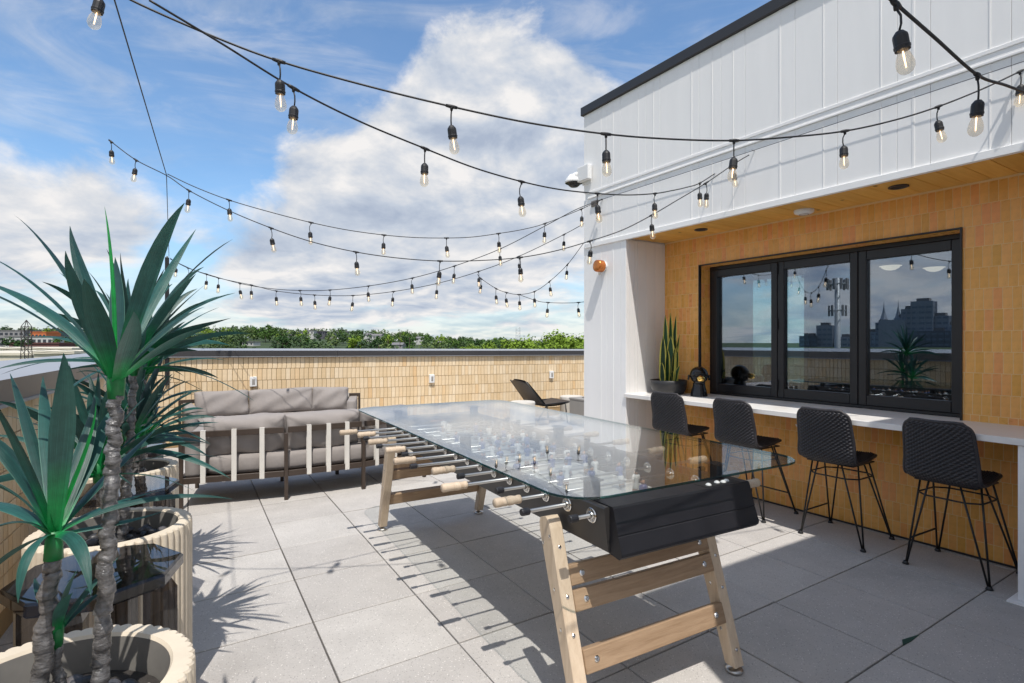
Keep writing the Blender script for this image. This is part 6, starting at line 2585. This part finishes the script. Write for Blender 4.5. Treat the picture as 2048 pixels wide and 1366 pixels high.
def block(name, label, px0, px1, ytop, Y, depth, mat, floors=0, cols=0, roof=None, cat='building', turn=0.0, zb=GZ, ww=None):
    """far building: front face spans photograph columns px0..px1 at distance Y"""
    x0, x1 = (px0 - CX) / F * Y, (px1 - CX) / F * Y
    zt = EYE + (CY - ytop) / F * Y
    t = thing(name, label, cat, ((x0 + x1) / 2, Y, zb), turn)
    w, h = x1 - x0, zt - zb
    m = MB()
    m.box(-w / 2, w / 2, 0, depth, 0, h)
    m.build('wall', M[mat], t)
    m = MB()
    o = 0.25
    m.box(-w / 2 - o, w / 2 + o, -o, depth + o, h + 0.01, h + 0.45)
    m.build('roof', M[roof or 'roof_grey'], t)
    if floors:
        sx = w / cols
        wm = MB()
        wm.box(-sx * 0.30, sx * 0.30, -0.08, 0.02, -0.75, 0.75)
        me = wm.mesh('window', M['far_glass'])
        for f in range(floors):
            for c in range(cols):
                put('window', me, t, (-w / 2 + (c + 0.5) * sx, 0, h - 1.9 - f * 3.1))
    return t


def build_far_buildings():
    block('apartment_block', 'pale three storey apartment block with rows of square windows at far left', -90, 47, 661.5, 330, 14, 'wall_grey', 3, 14, 'roof_grey')
    block('office_building', 'low white building with grey roof in front of the orange block', 10, 105, 674, 260, 12, 'wall_white', 1, 9, 'roof_grey')
    block('orange_building', 'orange flat roofed building among the trees at far left', 62, 92, 665, 300, 10, 'wall_orange', 1, 4, 'wall_orange')
    block('dark_building', 'dark narrow building right of the orange block', 104, 120, 664, 310, 10, 'wall_dark', 3, 3, 'wall_brick')
    block('brick_wall_building', 'long low dark red brick building behind the cream roofs', 18, 118, 687.5, 210, 8, 'wall_brick', 0, 0, 'wall_brick')
    block('warehouse', 'large cream flat roofed warehouse below the side parapet', -420, 143, 699, 150, 30, 'roof_cream', 0, 0, 'roof_cream')
    block('warehouse', 'nearer cream warehouse roof below the lattice pylon', -260, 66, 711, 96, 34, 'roof_cream', 0, 0, 'roof_cream')
    block('warehouse', 'small cream roof block right of the lattice pylon', 68, 148, 708, 90, 14, 'roof_cream', 0, 0, 'roof_cream')
    m = None
    # houses on the ridge
    for (px, wpx, y, hpx, Y, mat, lab) in (
            (510, 26, 691, 9, 420, 'wall_white', 'long white house at the foot of the ridge above the back sofa'), (577, 12, 671, 7, 560, 'wall_white', 'small white house on the ridge left of the tallest tree'),
            (592, 20, 672, 8, 570, 'wall_grey', 'grey modern house on the ridge under the tallest tree'), (608, 18, 671, 8, 580, 'wall_white', 'white modern house on the ridge directly below the tallest tree'),
            (629, 14, 670, 11, 570, 'wall_white', 'tall white house with dark side on the ridge'), (646, 26, 670, 9, 580, 'wall_dark', 'dark wide house on the ridge right of the tall white house'),
            (668, 14, 673, 7, 575, 'wall_grey', 'small grey house at the right of the dark wide house'), (690, 16, 672, 9, 600, 'wall_grey', 'grey house half hidden by trees on the ridge'),
            (738, 14, 676, 8, 560, 'wall_white', 'white house among trees on the slope of the ridge'), (757, 22, 679, 10, 540, 'wall_white', 'cream house on the bare slope right of centre'),
            (765, 10, 688, 8, 480, 'wall_grey', 'tiny grey house near the foot of the bare slope'), (800, 22, 694, 6, 430, 'wall_grey', 'low grey roofed house just above the parapet'),
            (843, 14, 682, 7, 560, 'wall_white', 'small pale house on the right slope of the ridge'), (884, 9, 692, 8, 470, 'wall_white', 'white gabled house far right on the ridge'),
            (365, 14, 674, 8, 560, 'wall_grey', 'grey house in the trees right of the light pole'), (402, 12, 666, 8, 600, 'wall_white', 'white house at the ridge top right of the light pole')):
        x = (px - CX) / F * Y
        w, h = wpx / F * Y, hpx / F * Y
        zb = EYE + (CY - y - hpx * 0.25) / F * Y
        t = thing('hill_house', lab, 'house', (x, Y - 12, zb), R.uniform(-0.3, 0.3))
        k = MB()
        k.box(-w / 2, w / 2, 0, 8, -6, h)
        k.build('wall', M[mat], t)
        k = MB()
        if 'modern' in lab or 'dark' in lab or 'long' in lab:
            k.box(-w / 2 - 0.4, w / 2 + 0.4, -0.5, 8.4, h + 0.01, h + 0.5)
        else:
            k.add([(-w / 2 - 0.4, -0.5, h), (w / 2 + 0.4, -0.5, h), (w / 2 + 0.4, 8.5, h), (-w / 2 - 0.4, 8.5, h), (-w / 2 - 0.4, 4, h + 1.8), (w / 2 + 0.4, 4, h + 1.8)],
                  [(0, 1, 5, 4), (2, 3, 4, 5), (0, 4, 3), (1, 2, 5), (3, 2, 1, 0)])
        k.build('roof', M['roof_grey'], t)
        nn = max(1, int(w / 2.6))
        for c in range(nn):
            k = MB()
            cx = -w / 2 + (c + 0.5) * w / nn
            k.box(cx - 0.6, cx + 0.6, -0.07, 0.02, h * 0.45, h * 0.80)
            k.build('window', M['far_glass'], t)
    # lattice pylon
    Y = 84.0
    px = 53
    x = (px - CX) / F * Y
    zt = EYE + (CY - 640) / F * Y
    t = thing('lattice_pylon', 'dark steel lattice pylon standing before the cream roofs at far left', 'pylon', (x, Y, GZ), 0.25)
    H = zt - GZ
    m = MB()
    hw = lambda z: 0.46 if z > H - 4.6 else 0.46 + (H - 4.6 - z) * 0.045
    for sx in (1, -1):
        for sy in (1, -1):
            m.tube([(sx * hw(z), sy * hw(z), z) for z in (0.0, H - 4.6, H - 1.0)] + [(0, 0, H)], 0.055, 5)
    m.build('mast_legs', M['pylon'], t)
    m = MB()
    z = 0.6
    while z < H - 1.2:
        z2 = min(z + 1.25, H - 1.0)
        for k in range(4):
            c = [(1, 1), (-1, 1), (-1, -1), (1, -1)]
            a, b = c[k], c[(k + 1) % 4]
            m.tube([(a[0] * hw(z), a[1] * hw(z), z), (b[0] * hw(z2), b[1] * hw(z2), z2)], 0.03, 4)
            m.tube([(a[0] * hw(z2), a[1] * hw(z2), z2), (b[0] * hw(z2), b[1] * hw(z2), z2)], 0.03, 4)
        z = z2
    stuff(m.build('lattice_bars', M['pylon'], t))
    for k, (y0, y1, lab) in enumerate(((687, 703, 'power line highest of the three across the cream roofs'), (690, 708, 'power line in the middle of the three across the cream roofs'), (695, 710, 'power line lowest of the three across the cream roofs'))):
        Y = 70.0
        a, b = P3(-420, y0 - 34, Y), P3(420, y1 + 14, Y)
        a, b = P3(-150, y0 - 11, Y), P3(330, y1 + 12, Y)
        mid = (a + b) / 2 + Vector((0, 0, -0.15))
        o = thing('power_line', lab, 'power line', a)
        m = MB()
        far = (b - a)
        m.tube([-far * 0.6, Vector((0, 0, 0)), mid - a, b - a, far * 1.6], 0.022, 5)
        m.build('wire', M['cable'], o, smooth=True)
    # thin lattice mast beyond the near trees, and wooden poles on the slope
    Y = 520
    for (px, y0, y1, w, name, lab, cat) in ((1036, 655, 690, 1.2, 'radio_mast', 'pale skeleton tower above the near trees left of the building', 'mast'),):
        x = (px - CX) / F * Y
        z0, z1 = EYE + (CY - y1) / F * Y, EYE + (CY - y0) / F * Y
        t = thing(name, lab, cat, (x, Y, z0))
        m = MB()
        for sx in (1, -1):
            for sy in (1, -1):
                m.tube([(sx * 2.2, sy * 2.2, -8), (sx * 1.8, sy * 1.8, z1 - z0)], 0.16, 4)
        m.build('mast_legs', M['mast'], t)
        m = MB()
        for k in range(6):
            z = k * (z1 - z0) / 6
            m.box(-2.1, 2.1, -2.1, -1.9, z, z + 0.25)
            m.tube([(-2, -2, z), (2, -2, z + (z1 - z0) / 6)], 0.1, 4)
        stuff(m.build('lattice_bars', M['mast'], t))
    for (px, y0, y1, Y, lab) in ((800, 665, 700, 300, 'thin utility pole on the slope, tallest of the three'), (819, 674, 700, 300, 'thin utility pole on the slope right of the tallest one'), (776, 678, 700, 310, 'short utility pole on the slope left of the tallest one')):
        x = (px - CX) / F * Y
        z1 = EYE + (CY - y0) / F * Y
        t = thing('utility_pole', lab, 'pole', (x, Y, land(x, Y)))
        m = MB()
        m.tube([(0, 0, 0), (0, 0, z1 - land(x, Y))], 0.16, 6)
        m.build('post', M['tree_trunk'], t)
        m = MB()
        zz = z1 - land(x, Y) - 0.7
        m.box(-1.1, 1.1, -0.17, -0.161 + 0.1, zz, zz + 0.16)
        m.build('cross_arm', M['tree_trunk'], t)


build_far_buildings()


def mirrored(px):
    """plan direction that the pass-through window mirrors at photograph column px"""
    v = Vector(((px - CX) / F, 1.0, 0))
    n = -BV
    return (v - n * (2 * v.dot(n))), v.length


def mirror_place(px, dist):
    d, L = mirrored(px)
    u = Vector((d.x, d.y, 0)).normalized()
    cam2 = BV * (2 * (B0.dot(BV) + DEP + 0.175))
    return cam2 + u * dist, u, L


def build_mirrored_town():
    """the town off to the left of the picture, which the window mirrors"""
    D = 900.0
    specs = [(1652, 26, 651, 'tower_glass', 'square mid rise tower mirrored in the middle pane'), (1620, 30, 672, 'tower_grey', 'low office block mirrored beside the mid rise tower'), (1700, 40, 674, 'tower_grey', 'wide low office block mirrored between the panes'),
             (1748, 20, 664, 'tower_grey', 'short tower mirrored at the left of the right pane'), (1768, 22, 645, 'tower_grey', 'stepped tower mirrored left of the spires'), (1801, 16, 636, 'tower_glass', 'slim tower mirrored right of the spires'),
             (1821, 24, 618, 'tower_grey', 'dark flat topped tower mirrored in the right pane'), (1848, 34, 603, 'tower_glass', 'tallest glass tower mirrored in the right pane'), (1882, 30, 632, 'tower_glass', 'broad glass tower mirrored at the right of the tallest'),
             (1915, 40, 650, 'tower_grey', 'low broad tower mirrored at the right frame'), (1870, 60, 662, 'tower_grey', 'long low block mirrored below the towers'), (1960, 60, 664, 'tower_grey', 'long low block mirrored outside the right frame')]
    for (px, w, y, mat, lab) in specs:
        p, u, L = mirror_place(px, D)
        h = EYE + (CY - y) / F / L * D
        W = w / F * D / L
        t = thing('skyline_tower', lab, 'tower', (p.x, p.y, GZ), math.atan2(u.y, u.x) + 0.2)
        m = MB()
        m.box(-W / 2, W / 2, -W / 2, W / 2, 0, h - GZ)
        tint = ('tower_grey', 'tower_glass', 'tower_pale', 'tower_dark')[(int(px) // 7) % 4]
        m.build('wall', M[tint], t)
        m = MB()
        nb = max(3, int(W / 6))
        for k in range(nb + 1):
            for sx in (-1, 1):
                q = -W / 2 + k * W / nb
                m.box(q - 0.7, q + 0.7, sx * (W / 2 + 0.45) - 0.4, sx * (W / 2 + 0.45) + 0.4, 0, h - GZ)
                m.box(sx * (W / 2 + 0.45) - 0.4, sx * (W / 2 + 0.45) + 0.4, q - 0.7, q + 0.7, 0, h - GZ)
        stuff(m.build('facade_piers', M[tint], t))
        m = MB()
        nf = max(2, int((h - GZ) / 7))
        for k in range(nf):
            z = 4 + k * 7
            if z + 3 < h - GZ:
                m.box(-W / 2 - 0.2, W / 2 + 0.2, -W / 2 - 0.2, W / 2 + 0.2, z, z + 2.6)
        stuff(m.build('window_bands', M['band_glass'], t))
        m = MB()
        m.box(-W * 0.3, W * 0.3, -W * 0.3, W * 0.3, h - GZ, h - GZ + 4)
        m.build('roof', M['roof_grey'], t)
    p, u, L = mirror_place(1784, D)
    h = EYE + (CY - 640) / F / L * D
    t = thing('skyline_tower', 'dark tower with two thin spires mirrored in the right pane', 'tower', (p.x, p.y, GZ), math.atan2(u.y, u.x))
    m = MB()
    m.box(-10, 10, -15, 15, 0, h - GZ)
    m.build('wall', M['tower_grey'], t)
    for sy in (-9, 7):
        m = MB()
        m.lathe([(5.0, h - GZ), (2.2, h - GZ + 9), (0.6, h - GZ + 18), (0.1, h - GZ + 27)], 8, (0, sy, 0))
        m.build('spire', M['tower_grey'], t)
    # trees and roofs of the town's edge, one mass
    rr = random.Random(9)
    m = MB()
    for k in range(230):
        a = rr.uniform(math.radians(-5), math.radians(30))
        r = rr.uniform(120, 520)
        x, y = -r * math.cos(a), -r * math.sin(a) + 40
        m.m = rr.choice((0, 1, 2))
        crown_into(m, (x, y, GZ + 6), 5, 5, 7, 9, 1.0, rr)
    stuff(m.build('town_trees', [M['crown_a'], M['crown_b'], M['crown_c']]))
    D2 = 70.0
    p, u, L = mirror_place(1675, D2)
    z1 = EYE + (CY - 556) / F / L * D2
    t = thing('cell_mast', 'grey phone mast with two rings of antenna panels mirrored in the middle pane', 'mast', (p.x, p.y, GZ), math.atan2(u.y, u.x))
    m = MB()
    m.tube([(0, 0, 0), (0, 0, z1 - GZ)], [0.42, 0.26], 14)
    m.build('pole', M['mast'], t, smooth=True)
    for zc, rr2, n in ((z1 - GZ - 0.7, 0.95, 9), (z1 - GZ - 3.6, 0.8, 5)):
        m = MB()
        m.tube([(rr2 * math.cos(a), rr2 * math.sin(a), zc) for a in [2 * math.pi * k / 18 for k in range(18)]], 0.06, 5, closed=True)
        m.tube([(-rr2, 0, zc), (rr2, 0, zc)], 0.06, 5)
        m.tube([(0, -rr2, zc), (0, rr2, zc)], 0.06, 5)
        m.build('ring', M['mast'], t)
        for k in range(n):
            a = 2 * math.pi * k / n
            m = MB()
            m.M = Matrix.Translation((rr2 * 1.06 * math.cos(a), rr2 * 1.06 * math.sin(a), zc)) @ Matrix.Rotation(a, 4, 'Z')
            m.box(-0.07, 0.07, -0.13, 0.13, -0.6, 0.6, 0.03)
            m.M = None
            m.build('antenna_panel', M['wall_grey'], t)


build_mirrored_town()
